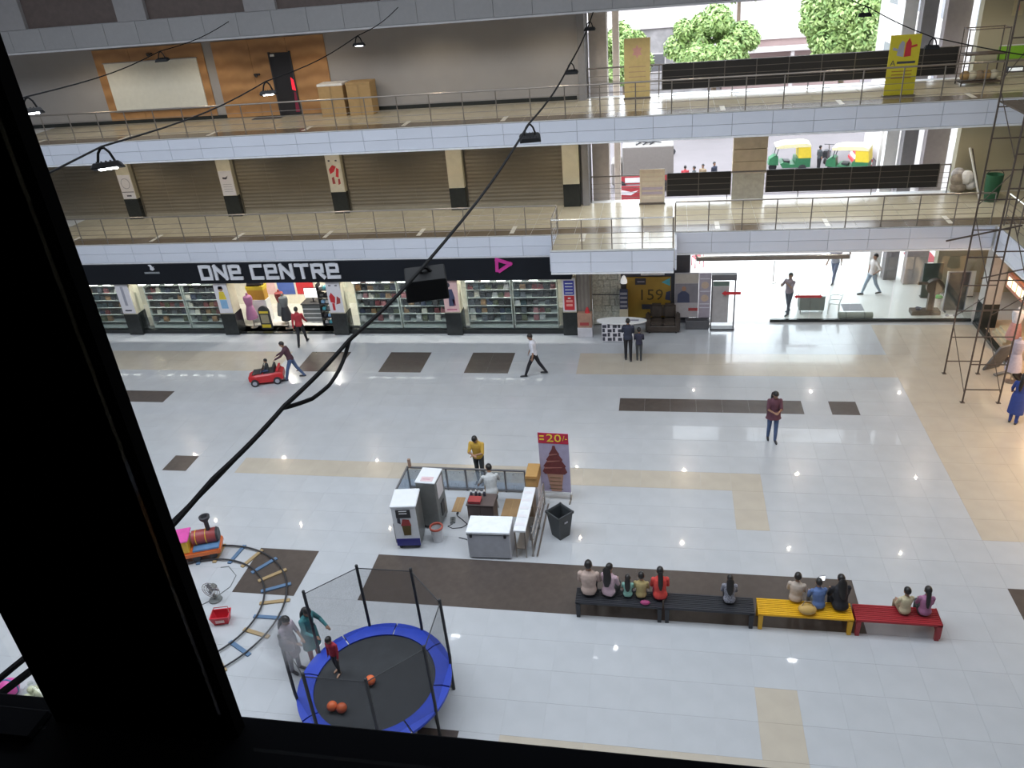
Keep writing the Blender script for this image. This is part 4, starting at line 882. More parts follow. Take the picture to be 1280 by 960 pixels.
# cardboard on the floor, bucket, power strip, cable
for lab, x0, x1, y0, y1 in (('tan cardboard sheet on the floor beside the taller machine', -5.55, -5.3, 16.6, 17.25), ('tan cardboard sheet on the floor between cabinet and side counter', -4.18, -3.72, 16.5, 17.27)):
    t = thing('cardboard_sheet', lab, 'cardboard', ((x0+x1)/2, (y0+y1)/2, 0)); w, h = x1-x0, y1-y0
    G().bb(-w/2, w/2, -h/2, h/2, 0, .008).build('sheet', mat('cardboard_floor', (.36, .225, .11), .8), t); G().bb(-.006, .006, -h/2, h/2, .008, .011).build('crease', M_card, t)
t = thing('bucket', 'translucent white bucket with a red rim beside the soft-serve machine', 'bucket', (-5.62, 15.42, 0)); G().lathe([(.12, 0), (.16, .42), (.15, .42), (.11, .02)], n=18).build('bucket_wall', mat('bucket_white', (.60, .60, .62), .4), t, smooth=True); G().lathe([(.175, .40), (.175, .45), (.14, .45), (.14, .40)], n=18, ring=True).build('rim', mat('rim_red', (.45, .10, .07), .5), t); G().tube([(.16*math.cos(PI*q/8), -.16*math.sin(PI*q/8), .43) for q in range(9)], .006, 5).build('handle', M_steel, t)
t = thing('power_strip', 'dark power strip on the kiosk floor', 'power strip', (-5.42, 16.22, 0), .2); G().bb(-.07, .07, -.12, .12, 0, .045).build('strip_body', M_greyc, t, bevel=.008)
for q in range(3): G().bb(-.03, .03, -.09+.07*q, -.05+.07*q, .045, .052).build('socket', M_bk, t)
t = thing('plug', 'black plug lying on the kiosk floor', 'plug', (-5.36, 16.52, 0)); G().bb(-.03, .03, -.04, .04, 0, .05).build('plug_body', M_bk, t, bevel=.01); G().cone((0, -.04, .025), (0, -.07, .025), .01, n=6).build('strain_relief', M_bk, t)
cb = [(-5.36, 16.44, .01), (-5.2, 16.3, .008), (-5.0, 16.1, .008), (-5.12, 15.95, .008), (-5.35, 15.9, .008), (-5.5, 15.98, .008), (-5.4, 16.08, .01)]
tag(G().tube(cb, .012, 5).build('power_cable', M_bk), 'black cable looping on the kiosk floor from the power strip', 'cable')
tag(G().tube([(-5.1, 15.55, .008), (-4.9, 15.5, .008), (-4.75, 15.42, .008), (-4.7, 15.45, .008)], .012, 5).build('power_cable', M_bk), 'short black cable running under the chest freezer', 'cable')
# banner of the cone
t = thing('banner_stand', 'roll-up banner of a chocolate soft-serve cone under a red 20 header', 'sign', (-2.78, 17.34, 0), -.05)
s = G().bb(-.40, .40, -.012, .012, .26, 2.12).build('sheet', mat('banner_lilac', (.40, .36, .50), .5), t); G().bb(-.40, .40, -.02, -.012, 1.80, 2.12).build('red_header', mat('banner_red', (.50, .02, .06), .5), t)
print_text('price_figures', '20', t, mat('print_gold', (.80, .60, .05), .5), .02, -.024, 1.96, .33, squeeze=1.25); print_text('price_mark', '/-', t, MATS['print_gold'], .31, -.024, 1.97, .22)
for q, (dx, dz) in enumerate(((-.3, 2.0), (-.3, 1.9))): G().bb(dx-.06, dx+.06, -.026, -.02, dz, dz+.04).build('small_print', MATS['print_gold'], t)
M_choc = mat('print_chocolate', (.15, .035, .035), .4, var=.2, scale=9)
prof = [(.03, 1.74), (.06, 1.62), (.14, 1.48), (.12, 1.46), (.22, 1.3), (.19, 1.27), (.30, 1.1), (.27, 1.06), (.33, .92), (.26, .84)]
G().prism([(x, z) for x, z in prof]+[(-x, z-.01) for x, z in reversed(prof)], -.022, -.012).build('swirl_picture', M_choc, t)
for z, w in ((1.45, .12), (1.24, .2), (1.03, .28)): G().prism([(-w, z-.03), (w*.7, z+.02), (w*.7, z+.04), (-w, z+.01)], -.026, -.022).build('swirl_highlight', mat('print_choc_light', (.34, .14, .12), .4), t)
G().prism([(-.22, .84), (.22, .84), (.15, .28), (-.12, .28)], -.022, -.012).build('cone_picture', mat('print_cone', (.42, .23, .16), .5), t)
for q in range(4): G().bb(-.18+.01*q, .19-.012*q, -.026, -.022, .36+.12*q, .375+.12*q).build('cone_rib', MATS['print_umber'], t)
for x in (-.38, .38):
    G().bb(x-.02, x+.02, -.2, .2, 0, .03).build('foot', M_steel, t); G().cone((x, .02, .02), (x, .02, 2.1), .014, n=6).build('side_pole', M_steel, t)
G().bb(-.41, .41, -.02, .02, .2, .26).build('bottom_bar', M_white, t)
# bin
t = thing('waste_bin', 'charcoal open-topped square bin standing cornerwise by the banner', 'bin', (-2.50, 15.86, 0), PI/4+.05)
g = G(); o_, i_ = .235, .205
g.loft([[(-.16, -.16, 0), (.16, -.16, 0), (.16, .16, 0), (-.16, .16, 0)], [(-o_, -o_, .74), (o_, -o_, .74), (o_, o_, .74), (-o_, o_, .74)], [(-i_, -i_, .74), (i_, -i_, .74), (i_, i_, .74), (-i_, i_, .74)], [(-.13, -.13, .03), (.13, -.13, .03), (.13, .13, .03), (-.13, .13, .03)]]); g.build('bin_body', mat('bin_charcoal', (.045, .05, .055), .5), t)
for a in range(4):
    r_ = a*PI/2; g = G(); g.box((0, -.235, .73), (.52, .03, .06)); b = g.build('rim', MATS['bin_charcoal'], t, rz=r_)
G().bb(-.05, .05, -.24, -.225, .5, .54).build('maker_label', MATS['print_grey'], t)

# ================================================================== BENCHES
def bench(label, x0, x1, m, y0=13.06, y1=13.54, panel=False):
    t = thing('bench', label, 'bench', ((x0+x1)/2, (y0+y1)/2, 0)); w = (x1-x0)/2-.01; d = (y1-y0)/2
    n = 9; s = 2*d/n
    me = G().bb(-w, w, -s*.38, s*.38, -.03, 0).mesh('slat', m, bevel=.004)
    for q in range(n): put('slat', me, t, (0, -d+s*(q+.5), .45))
    for sx in (-1, 1):
        G().bb(sx*(w-.06)-.035, sx*(w-.06)+.035, -d, d, .37, .42).build('cross_bar', m, t)
        for sy in (-1, 1): G().box((sx*(w-.06), sy*(d-.04), .185), (.08, .07, .37), top=(1.2, 1.2)).build('leg', m, t)
        if panel and sx > 0: G().bb(w-.03, w, -d, d, .06, .45).build('end_panel', m, t)
    G().bb(-w, w, -d, -d+.02, .40, .43).build('front_rail', m, t)
    return t
bench('black slatted bench with a family of five sitting on it', -1.85, .06, mat('bench_black', (.022, .023, .03), .45))
bench('black slatted bench with one long-haired woman sitting on it', .08, 1.98, MATS['bench_black'])
bench('bright yellow slatted bench between the black and red benches', 2.03, 3.96, mat('bench_yellow', (.74, .40, .01), .4))
bench('dark red slatted bench at the end of the bench row', 3.98, 5.66, mat('bench_red', (.34, .022, .03), .4), panel=True)

# ================================================================== TRAMPOLINE
TC = (-5.5, 10.28); TR = 1.5
t = thing('trampoline', 'round trampoline with blue padded rim and black safety net', 'trampoline', (*TC, 0))
M_pad = mat('pad_blue', (.012, .045, .42), .55, var=.1); M_mat = mat('jump_mat', (.022, .024, .028), .75, var=.2, scale=4); M_pole = mat('net_pole', (.025, .026, .03), .6)
G().lathe([(1.24, .70), (1.24, .70)][:1]+[(0.01, .70), (1.24, .70), (1.24, .715), (0.01, .715)], n=48).build('jump_mat', M_mat, t)
for q in range(8):
    a0 = 2*PI*q/8+.012; a1 = 2*PI*(q+1)/8-.012; rings = []
    for k in range(9):
        a = a0+(a1-a0)*k/8; c_, s_ = math.cos(a), math.sin(a)
        rings.append([(r*c_, r*s_, z) for r, z in ((1.2, .72), (1.2, .75), (1.36, .775), (1.52, .75), (1.52, .69), (1.36, .715))])
    G().loft(rings).build('rim_pad', M_pad, t, smooth=True)
G().tube(arc((0, 0), 1.46, 0, 2*PI*47/48, 47, .66), .025, 8, True).build('frame_ring', M_steel, t, smooth=True)
ANG = [PI/8+PI/4*q for q in range(8)]
for a in ANG:
    c_, s_ = math.cos(a), math.sin(a)
    G().tube([(1.5*c_, 1.5*s_, 0), (1.5*c_, 1.5*s_, .6), (1.52*c_, 1.52*s_, .9), (1.5*c_, 1.5*s_, 2.4)], .032, 8).build('net_pole', M_pole, t, smooth=True)
    G().ell((1.5*c_, 1.5*s_, 2.42), .035, 8, 6).build('pole_cap', M_pole, t)
for q in range(0, 8, 2):
    a, b = ANG[q], ANG[q+1]; G().tube([(1.46*math.cos(a), 1.46*math.sin(a), .62), (1.5*math.cos(a), 1.5*math.sin(a), .03), (1.5*math.cos(b), 1.5*math.sin(b), .03), (1.46*math.cos(b), 1.46*math.sin(b), .62)], .025, 8).build('leg_bow', M_steel, t, smooth=True)
M_net = net_mat('net_mesh', (.03, .032, .038), .30, 60)
for q in range(8):
    if q == 3: continue
    a, b = ANG[q], ANG[(q+1) % 8]; p = []
    for k in range(7):
        u = k/6; sag = 1; x = (1.5*math.cos(a)*(1-u)+1.5*math.cos(b)*u)*sag; y = (1.5*math.sin(a)*(1-u)+1.5*math.sin(b)*u)*sag; p.append((x, y, u))
    vs = [(x, y, .76) for x, y, u in p]+[(x, y, 2.36) for x, y, u in p]
    G().add(vs, [(k, k+1, 8+k, 7+k) for k in range(6)]).build('net_panel', M_net, t, smooth=True)
    G().tube([(x, y, 2.36) for x, y, u in p], .010, 6).build('net_hem', M_pole, t)
M_ball = mat('ball_orange', (.70, .14, .04), .5)
for lab, x, y in (('orange ball alone in the middle of the trampoline', -5.56, 10.22), ('orange ball touching another near the trampoline rim', -6.1, 9.55), ('darker orange ball behind its twin near the trampoline rim', -5.96, 9.53)):
    t = thing('ball', lab, 'ball', (x, y, .715+.1)); G().ell((0, 0, 0), .10 if x > -6 or True else .09, 20, 14).build('ball_skin', M_ball if 'darker' not in lab else mat('ball_deep', (.52, .10, .03), .5), t, smooth=True)
    G().tube([(.1005*math.cos(2*PI*q/16), .1005*math.sin(2*PI*q/16), 0) for q in range(16)], .003, 4, True).build('seam', MATS['print_darkred'], t)
bpy.data.objects[t.name].location.x = -5.90

# ================================================================== TOY TRAIN ON ITS TRACK
KC = (-11.0, 12.4)
t = thing('toy_track', 'round toy railway track with blue and tan sleepers', 'track', (*KC, 0))
M_iron = mat('rail_iron', (.05, .05, .055), .5, metal=.4)
for R_ in (1.80, 2.33): G().tube(arc((0, 0), R_, 0, 2*PI*63/64, 63, .055), .022, 6, True).build('rail', M_iron, t, smooth=True)
sme = [G().bb(-.36, .36, -.05, .05, 0, .035).mesh('sleeper', m, bevel=.005) for m in (mat('sleeper_tan', (.34, .24, .12), .7, var=.15), mat('sleeper_blue', (.09, .16, .27), .7, var=.15))]
for q in range(26):
    a = math.radians(97-13.85*q); put('sleeper', sme[q % 2], t, (2.07*math.cos(a), 2.07*math.sin(a), 0), a)
M_or = mat('train_orange', (.72, .17, .04), .4); M_tred = mat('train_red', (.30, .05, .05), .45); M_ty = mat('train_yellow', (.75, .45, .04), .4); M_tp = mat('train_pink', (.62, .08, .34), .45); M_tb = mat('train_blue', (.10, .20, .36), .4)
a = math.radians(111)
t = thing('toy_locomotive', 'orange and yellow ride-on toy locomotive with a tall black chimney', 'toy train', (KC[0]+2.07*math.cos(a), KC[1]+2.07*math.sin(a), .078), a-PI/2)
G().bb(-.6, .62, -.30, .30, .10, .26).build('chassis', M_or, t, bevel=.03, seg=2); G().bb(-.05, .6, -.28, .02, .26, .32).build('footplate', M_tb, t, bevel=.01)
G().cone((-.05, .08, .46), (.55, .08, .46), .19, n=20).build('boiler', M_tred, t, smooth=True); G().cone((.55, .08, .46), (.6, .08, .46), .2, .17, 20).build('smokebox_door', M_bk, t)
for x in (.05, .3): G().tube([(x, .08+.195*math.cos(2*PI*q/16), .46+.195*math.sin(2*PI*q/16)) for q in range(16)], .012, 5, True).build('boiler_band', M_ty, t)
G().lathe([(.055, .64), (.055, .90), (.13, 1.0), (.14, 1.06), (.09, 1.07), (.05, .98)], (.38, .08, 0), 16).build('chimney', M_bk, t, smooth=True)
G().bb(-.55, -.12, -.26, .26, .26, .62).build('cab', M_ty, t, bevel=.02); G().bb(-.6, -.08, -.3, .3, .62, .67).build('cab_roof', M_tp, t, bevel=.02)
for x in (-.42, 0., .42):
    for s in (-1, 1): G().cone((x, s*.25, .08), (x, s*.29, .08), .095, n=16).build('wheel', M_bk, t)
a = math.radians(147)
t = thing('toy_wagon', 'pink ride-on toy wagon behind the locomotive', 'toy train', (KC[0]+2.07*math.cos(a), KC[1]+2.07*math.sin(a), .078), a-PI/2)
G().bb(-.4, .4, -.28, .28, .1, .24).build('chassis', M_or, t, bevel=.02); G().bb(-.38, .38, -.27, .27, .24, .5).build('tub', M_tp, t, bevel=.03); G().bb(-.3, -.1, -.2, .2, .5, .68).build('seat_back', M_ty, t, bevel=.02)
for x in (-.25, .25):
    for s in (-1, 1): G().cone((x, s*.25, .08), (x, s*.29, .08), .095, n=14).build('wheel', M_bk, t)
# fan, red basket, orange stool inside the loop
t = thing('floor_fan', 'grey round floor fan inside the toy track', 'fan', (-10.5, 12.85, 0))
G().lathe([(.16, 0), (.15, .03), (.04, .05), (.03, .18)], n=16).build('base', M_greyc, t, smooth=True)
for r_ in (.22, .17, .11): G().tube([(r_*math.cos(2*PI*q/20), -.06, .36+r_*math.sin(2*PI*q/20)) for q in range(20)], .008, 5, True).build('guard_ring', M_steel, t)
for q in range(6): aa = PI*q/6; G().cone((.22*math.cos(aa), -.06, .36+.22*math.sin(aa)), (-.22*math.cos(aa), -.06, .36-.22*math.sin(aa)), .005, n=4).build('guard_spoke', M_steel, t)
G().cone((0, -.03, .36), (0, .1, .36), .06, .08, 12).build('motor', M_greyc, t)
for q in range(3):
    aa = 2*PI*q/3; G().box((.09*math.cos(aa), -.03, .36+.09*math.sin(aa)), (.16, .01, .09), ry=-aa, rx=.3).build('blade', MATS['print_grey'], t)
tag(G().tube([(-10.5, 13.0, .01), (-10.35, 13.3, .01), (-10.4, 13.7, .01), (-10.75, 14.0, .01), (-10.95, 13.95, .01)], .01, 5).build('fan_cable', M_greyc), 'thin grey cable from the floor fan to the track', 'cable')
tag(G().tube([(-10.62, 12.8, .01), (-10.8, 12.6, .01), (-10.75, 12.3, .01), (-10.6, 12.2, .01)], .01, 5).build('fan_cable', M_greyc), 'thin grey cable coiled beside the floor fan', 'cable')
t = thing('shopping_basket', 'red plastic shopping basket inside the toy track', 'basket', (-9.98, 12.2, 0), .25)
g = G(); g.loft([[(-.16, -.11, 0), (.16, -.11, 0), (.16, .11, 0), (-.16, .11, 0)], [(-.22, -.16, .24), (.22, -.16, .24), (.22, .16, .24), (-.22, .16, .24)], [(-.2, -.14, .24), (.2, -.14, .24), (.2, .14, .24), (-.2, .14, .24)], [(-.14, -.1, .02), (.14, -.1, .02), (.14, .1, .02), (-.14, .1, .02)]]); g.build('basket_body', mat('basket_red', (.55, .03, .05), .45), t)
G().tube([(-.2, 0, .24), (-.16, .12, .32), (.16, .12, .32), (.2, 0, .24)], .012, 6).build('handle', MATS['print_darkred'], t); G().bb(-.1, .1, -.152, -.146, .08, .16).build('label_patch', M_pink, t)
t = thing('stool', 'orange plastic stool inside the toy track', 'stool', (-10.12, 11.55, 0)); G().lathe([(.17, .36), (.18, .4), (.02, .4)], n=18).build('seat', M_or, t, smooth=True)
for q in range(4): aa = PI/4+PI/2*q; G().cone((.19*math.cos(aa), .19*math.sin(aa), 0), (.13*math.cos(aa), .13*math.sin(aa), .38), .03, n=8).build('leg', M_or, t)
# bag of balls and a pink ball at the left
t = thing('net_bag', 'clear bag of pale green balls on the floor below the window mullion', 'bag', (-12.85, 9.62, 0))
random.seed(3)
for q in range(12):
    G().ell((random.uniform(-.17, .17), random.uniform(-.17, .17), .09+random.uniform(0, .25)), .085, 10, 8).build('pale_ball', mat('ball_pale', (.55, .55, .40), .4, rand=.15), t, smooth=True)
G().lathe([(.12, 0), (.30, .08), (.32, .25), (.2, .42), (.04, .5), (.06, .58)], n=14).build('bag_film', glass_mat('bag_film', (.9, .92, .9), .05), t, smooth=True)
t = thing('ball', 'shiny pink and blue ball on the floor below the window mullion', 'ball', (-13.62, 9.75, .2)); G().ell((0, 0, 0), .2, 18, 12).build('ball_skin', M_tp, t, smooth=True); G().tube([(.2*math.cos(2*PI*q/18), .02, .2*math.sin(2*PI*q/18)) for q in range(18)], .02, 6, True).build('blue_band', M_tb, t)

# ================================================================== PEOPLE
import numpy as np
M_hair = mat('hair_black', (.012, .010, .010), .45, var=.3, scale=30)
SK = {'a': mat('skin_tone', (.30, .165, .105), .5, var=.05, scale=20), 'b': mat('skin_tone_light', (.42, .25, .17), .5, var=.05, scale=20)}
def cloth(name, col): return mat('cloth_'+name, col, .85, var=.12, scale=14)
def person(label, loc, rz=0., H=1.66, lean=0., legs=((.0, .0), (.0, .0)), arms=((0., .12, .2, 0.), (0., .12, .2, 0.)), seat=None,
           shirt=None, pants=None, sleeve='short', hair='short', skin='a', tunic=0., shoes=None, head=(0., 0.), girl=False, kid=1., fine=True, group=None, spread=.0, bare_shin=False):
    s = H/1.70; fr = lambda v: Vector(v)*s
    TH, SH, AN = .43, .42, .075
    LG = []
    for (a, k), sd in zip(legs, (-1, 1)):
        th = Vector((sd*math.sin(spread), math.sin(a), -math.cos(a))).normalized(); sh = Vector((0, math.sin(a-k), -math.cos(a-k)))
        hip = Vector((sd*.088, 0, 0)); kn = hip+th*TH; an = kn+sh*SH; LG.append([hip, kn, an])
    hz = (seat/s+.085) if seat is not None else AN-min(l[2].z for l in LG)
    hv = Vector((0, 0, hz)); LG = [[p+hv for p in l] for l in LG]
    if seat is not None:
        for l in LG:   # feet rest on the ground
            if l[2].z < AN: l[2].z = AN
    up = Vector((0, math.sin(lean), math.cos(lean))); ff = Vector((0, math.cos(lean), -math.sin(lean)))
    P0 = hv+Vector((0, 0, .02)); sw = .165 if girl else .185
    neck = P0+up*.505; hu = Vector((math.sin(head[1])*.2, math.sin(lean*.6+head[0]), math.cos(lean*.6+head[0]))).normalized()
    hs = kid; hc = neck+hu*(.135*hs+.02)
    hr = Vector((math.cos(head[1]), -math.sin(head[1]), 0)); hf = hu.cross(hr).normalized()*1.0
    hf = (ff-hu*ff.dot(hu)).normalized(); hf = (Matrix.Rotation(head[1], 3, hu) @ hf); hr = hf.cross(hu).normalized()
    g = G(); bones = []
    def cap(p, q, r0, r1, cls):
        p, q = fr(p), fr(q); g.cone(p, q, r0*s, r1*s, 10); g.ell(p, r0*s, 10, 6); g.ell(q, r1*s, 10, 6); bones.append((p, q, (r0+r1)/2*s, cls))
    def ring(c, rx, ry, n=14): return [fr(c+Vector((rx*math.cos(2*PI*i/n), 0, 0))+ff*(ry*math.sin(2*PI*i/n))) for i in range(n)]
    w = 1.0 if not girl else .9
    prof = [(-.09, .11, .085), (-.04, .158, .115), (.03, .165, .12), (.13, .138*w, .10), (.25, .155*w, .11), (.36, sw-.01, .118), (.44, sw-.02, .105), (.48, .10, .075), (.52, .055, .055)]
    g.loft([ring(P0+up*t, rx, ry) for t, rx, ry in prof]); bones.append((fr(P0-up*.07), fr(P0-up*.04), .12*s, 'pants')); bones.append((fr(P0+up*.03), fr(P0+up*.42), .14*s, 'shirt'))
    for sd in (-1, 1): bones.append((fr(P0+up*.38+Vector((sd*.1, 0, 0))), fr(P0+up*.40+Vector((sd*.15, 0, 0))), .08*s, 'shirt'))
    cap(neck-up*.03, hc-hu*.05, .052, .05, 'skin')
    # head: skull, jaw, nose, ears
    HR = Matrix((hr, hf, hu)).transposed()
    g.ell(fr(hc+hu*.02*hs), tuple(v*s*hs for v in (.076, .094, .098)), 14, 10, HR); g.ell(fr(hc-hu*.045*hs+hf*.02*hs), tuple(v*s*hs for v in (.058, .072, .068)), 12, 8, HR)
    g.cone(fr(hc+hf*.085*hs+hu*.015*hs), fr(hc+hf*.108*hs-hu*.022*hs), .010*s*hs, .017*s*hs, 8)
    for sd in (-1, 1): g.ell(fr(hc+hr*sd*.08*hs-hu*.005), tuple(v*s*hs for v in (.014, .022, .032)), 8, 6, HR)
    bones.append((fr(hc-hu*.04), fr(hc+hu*.04), .09*s, 'skin'))
    for (hip, kn, an), sd in zip(LG, (-1, 1)):
        cap(hip, kn, .082, .056, 'pants'); cap(kn, kn+(an-kn)*.35, .054, .052, 'pants'); cap(kn+(an-kn)*.35, an, .052, .036, 'skin' if bare_shin else 'pants')
        toe = an+Vector((sd*.015, .15, -AN+.032)); heel = an+Vector((0, -.035, -AN+.035)); cap(heel, toe, .034, .03, 'shoe'); cap(an, heel+Vector((0, .03, .01)), .034, .034, 'shoe'); cap(toe, toe+Vector((0, .03, -.004)), .03, .024, 'shoe')
    for (p, ab, e, inw), sd in zip(arms, (-1, 1)):
        sh = P0+up*.435+Vector((sd*(sw-.01), 0, 0))
        ud = Vector((sd*math.sin(ab), math.sin(p+0)*math.cos(ab), -math.cos(p)*math.cos(ab))); el = sh+ud*.275
        fd = Vector((sd*(math.sin(ab)*.4-math.sin(inw)), math.sin(p+e)*math.cos(inw), -math.cos(p+e)*math.cos(inw))).normalized(); wr = el+fd*.235
        cap(sh, sh+ud*.17, .052, .044, 'shirt'); cap(sh+ud*.17, el, .044, .038, 'shirt' if sleeve != 'none' else 'skin'); cap(el, wr, .038, .026, 'shirt' if sleeve == 'long' else 'skin')
        sx = fd.cross(Vector((0, 0, 1))); sx = sx.normalized() if sx.length > .2 else Vector((0, 1, 0)); pn = sx.cross(fd).normalized()
        g.ell(fr(wr+fd*.045), (.036*s, .05*s, .018*s), 10, 6, Matrix((sx, fd, pn)).transposed()); bones.append((fr(wr), fr(wr+fd*.1), .02*s, 'skin'))
        if fine:
            for k in range(4):
                b0 = wr+fd*.08+sx*(-.027+.018*k); ln = (.036, .042, .039, .03)[k]; b1 = b0+fd*ln-pn*.008; b2 = b1+(fd*.75-pn*.65).normalized()*ln*.9
                g.cone(fr(b0-fd*.02), fr(b1), .0095*s, .009*s, 6); g.cone(fr(b1), fr(b2), .009*s, .0078*s, 6); g.ell(fr(b1), .0092*s, 6, 4); g.ell(fr(b2), .008*s, 6, 4)
            b0 = wr+fd*.03-sx*.03*sd; b1 = b0-sx*.025*sd+fd*.03; b2 = b1+fd*.03-pn*.006
            g.cone(fr(b0), fr(b1), .012*s, .0105*s, 6); g.cone(fr(b1), fr(b2), .0105*s, .009*s, 6); g.ell(fr(b2), .009*s, 6, 4)
    raw = g.mesh('raw', SK[skin]); tmp = bpy.data.objects.new('tmp', raw); COL.objects.link(tmp)
    rm_ = tmp.modifiers.new('r', 'REMESH'); rm_.mode = 'VOXEL'; rm_.voxel_size = (.0125 if fine else .022)*s; rm_.use_smooth_shade = True
    sm = tmp.modifiers.new('s', 'SMOOTH'); sm.factor = .5; sm.iterations = 2
    dg = bpy.context.evaluated_depsgraph_get(); me = bpy.data.meshes.new_from_object(tmp.evaluated_get(dg)); bpy.data.objects.remove(tmp); bpy.data.meshes.remove(raw)
    me.name = 'body'; me.materials.clear(); me.materials.append(SK[skin])
    n = len(me.polygons); me.polygons.foreach_set('use_smooth', [True]*n)
    body = put('person', me, None, loc, rz); tag(body, label, 'person', group)
    # clothing: the matching faces of the body, pushed out a little
    V = np.empty(len(me.vertices)*3); me.vertices.foreach_get('co', V); V = V.reshape(-1, 3)
    NN = np.empty(len(me.vertices)*3); me.vertices.foreach_get('normal', NN); NN = NN.reshape(-1, 3)
    C = np.empty(n*3); me.polygons.foreach_get('center', C); C = C.reshape(-1, 3)
    D = []
    for a, b, r, cls in bones:
        a = np.array(a); d = np.array(b)-a; L2 = max(1e-9, d @ d); t = np.clip((C-a) @ d/L2, 0, 1); D.append(np.linalg.norm(C-a-t[:, None]*d, axis=1)-r)
    D = np.array(D); best = D.argmin(0); names = np.array([b[3] for b in bones])[best]
    polys = [tuple(p.vertices) for p in me.polygons]
    def garment(name, cls, m, off):
        idx = np.nonzero(names == cls)[0]
        if len(idx) == 0 or m is None: return
        used = {}; fs = []
        for i in idx:
            f = []
            for v in polys[i]:
                if v not in used: used[v] = len(used)
                f.append(used[v])
            fs.append(f)
        ks = list(used); vs = V[ks]+NN[ks]*off
        gm_ = bpy.data.meshes.new(name); gm_.from_pydata(vs.tolist(), [], fs); gm_.materials.append(m); gm_.polygons.foreach_set('use_smooth', [True]*len(fs)); gm_.update(); put(name, gm_, body)
    garment('shirt', 'shirt', shirt, .011*s); garment('trousers', 'pants', pants, .009*s); garment('shoes', 'shoe', shoes or M_bk, .006*s)
    if tunic:   # long top hanging from the waist
        rr = []
        for t, k in ((.14, 1.08), (.02, 1.12), (-.12, 1.16), (-.12-tunic, 1.28)):
            dz = P0+up*t if t > 0 else P0+Vector((0, 0, t))
            q = .155 if t > .1 else .178
            rr.append([fr(dz+Vector((q*k*math.cos(2*PI*i/18), q*k*.76*math.sin(2*PI*i/18), .006*math.sin(i*4)))) for i in range(18)])
        G().loft(rr, cap=False).build('tunic', shirt, body, smooth=True)
    # hair
    hg = G(); vs0 = len(hg.v); hg.ell(fr(hc+hu*.026*hs), tuple(v*s*hs for v in (.084, .103, .106)), 18, 12, HR)
    keep = []
    for f in hg.f:
        c = sum((Vector(hg.v[i]) for i in f), Vector())/len(f)-fr(hc); y = c.dot(hf)/s/hs; z = c.dot(hu)/s/hs
        if not ((y > .03 and z < .062) or (y > -.025 and z < .01) or z < -.055): keep.append(f)
    hg.f = keep; hg.mi = [0]*len(keep)
    if hair in ('long', 'tail', 'cap'):
        if hair != 'cap':
            wd = .10 if hair == 'long' else .06; pts = [(hc+hu*.05-hf*.075, .05), (hc-hf*.105-hu*.02, wd), (neck-ff*.125+up*.0, wd), (P0+up*.36-ff*.15, wd*.95), (P0+up*.24-ff*.15, wd*.5)]
            rr = [[fr(c+Vector((q*math.cos(2*PI*i/10), 0, 0))+hf*(.045*math.sin(2*PI*i/10))) for i in range(10)] for c, q in pts]; hg.loft(rr)
    hg.build('hair', M_hair if hair != 'cap' else M_bk, body, smooth=True)
    if fine:
        for sd in (-1, 1): G().ell(fr(hc+hf*.083*hs+hr*sd*.03*hs+hu*.012*hs), .011*s*hs, 8, 6).build('eye', M_ink, body)
        G().ell(fr(hc+hf*.086*hs-hu*.052*hs), (.022*s*hs, .008*s*hs, .006*s*hs), 8, 6, HR).build('mouth', mat('lips', (.26, .09, .08), .5), body)
    return body
WALK = ((.42, .12), (-.34, .22)); WALK2 = ((-.3, .25), (.4, .1)); SIT = ((1.57, 1.55), (1.54, 1.55)); STAND = ((.04, .04), (-.03, .02))
LAP = ((.35, .12, 1.0, .45), (.35, .12, 1.0, .45)); DOWN = ((.05, .1, .2, .0), (-.05, .1, .2, 0.)); SWING = ((-.4, .1, .3, 0), (.45, .1, .4, 0))
navy = cloth('navy', (.03, .035, .06)); black = cloth('black', (.015, .015, .02)); jeans = cloth('denim', (.07, .11, .22)); red = cloth('red', (.42, .04, .05)); white = cloth('white', (.68, .68, .74)); dgrey = cloth('charcoal', (.05, .055, .06)); khaki = cloth('khaki', (.30, .22, .14))
person('person in a red shirt and black trousers walking into the bag shop', (-14.1, 26.8, 0), .15, 1.64, legs=WALK2, arms=SWING, shirt=red, pants=black, sleeve='long')
person('person in a dark maroon top and jeans pushing the red ride-on car', (-13.22, 23.92, 0), PI/2+.25, 1.6, .28, WALK, ((.75, .08, .35, .1), (.75, .08, .35, .1)), shirt=cloth('maroon', (.075, .03, .045)), pants=jeans, sleeve='long', head=(.2, 0))
person('person in a white shirt and black trousers walking across the floor', (-4.4, 24.4, 0), PI/2+.1, 1.66, .08, ((.45, .1), (-.38, .2)), ((-.1, .08, .25, 0), (.15, .08, .3, 0)), shirt=white, pants=black, head=(.25, 0))
person('person in dark navy clothes standing at the promotion counter', (-1.22, 25.62, 0), .1, 1.58, .06, ((.1, .1), (-.12, .1)), ((.5, .1, .9, .2), (.3, .1, .8, .2)), shirt=navy, pants=black, sleeve='long')
person('child in dark clothes with a pale hem beside the promotion counter', (-.84, 25.6, 0), .0, 1.22, .04, STAND, LAP, shirt=cloth('ink', (.03, .03, .055)), pants=dgrey, sleeve='long', kid=1.2)
person('person with long hair in a dark pink tunic and jeans looking at a phone', (3.13, 20.55, 0), PI+.05, 1.67, .03, ((.12, .1), (-.1, .12)), ((.35, .12, 1.35, .55), (.35, .12, 1.35, .55)), shirt=cloth('plum', (.12, .045, .065)), pants=jeans, hair='long', girl=True, tunic=.03, head=(.35, 0))
person('person in a yellow shirt with folded arms behind the kiosk barrier', (-5.02, 18.0, 0), PI-.1, 1.62, .08, STAND, ((.45, .1, 1.25, .9), (.5, .1, 1.2, .9)), shirt=cloth('yellow', (.58, .36, .06)), pants=dgrey, head=(.5, .1))
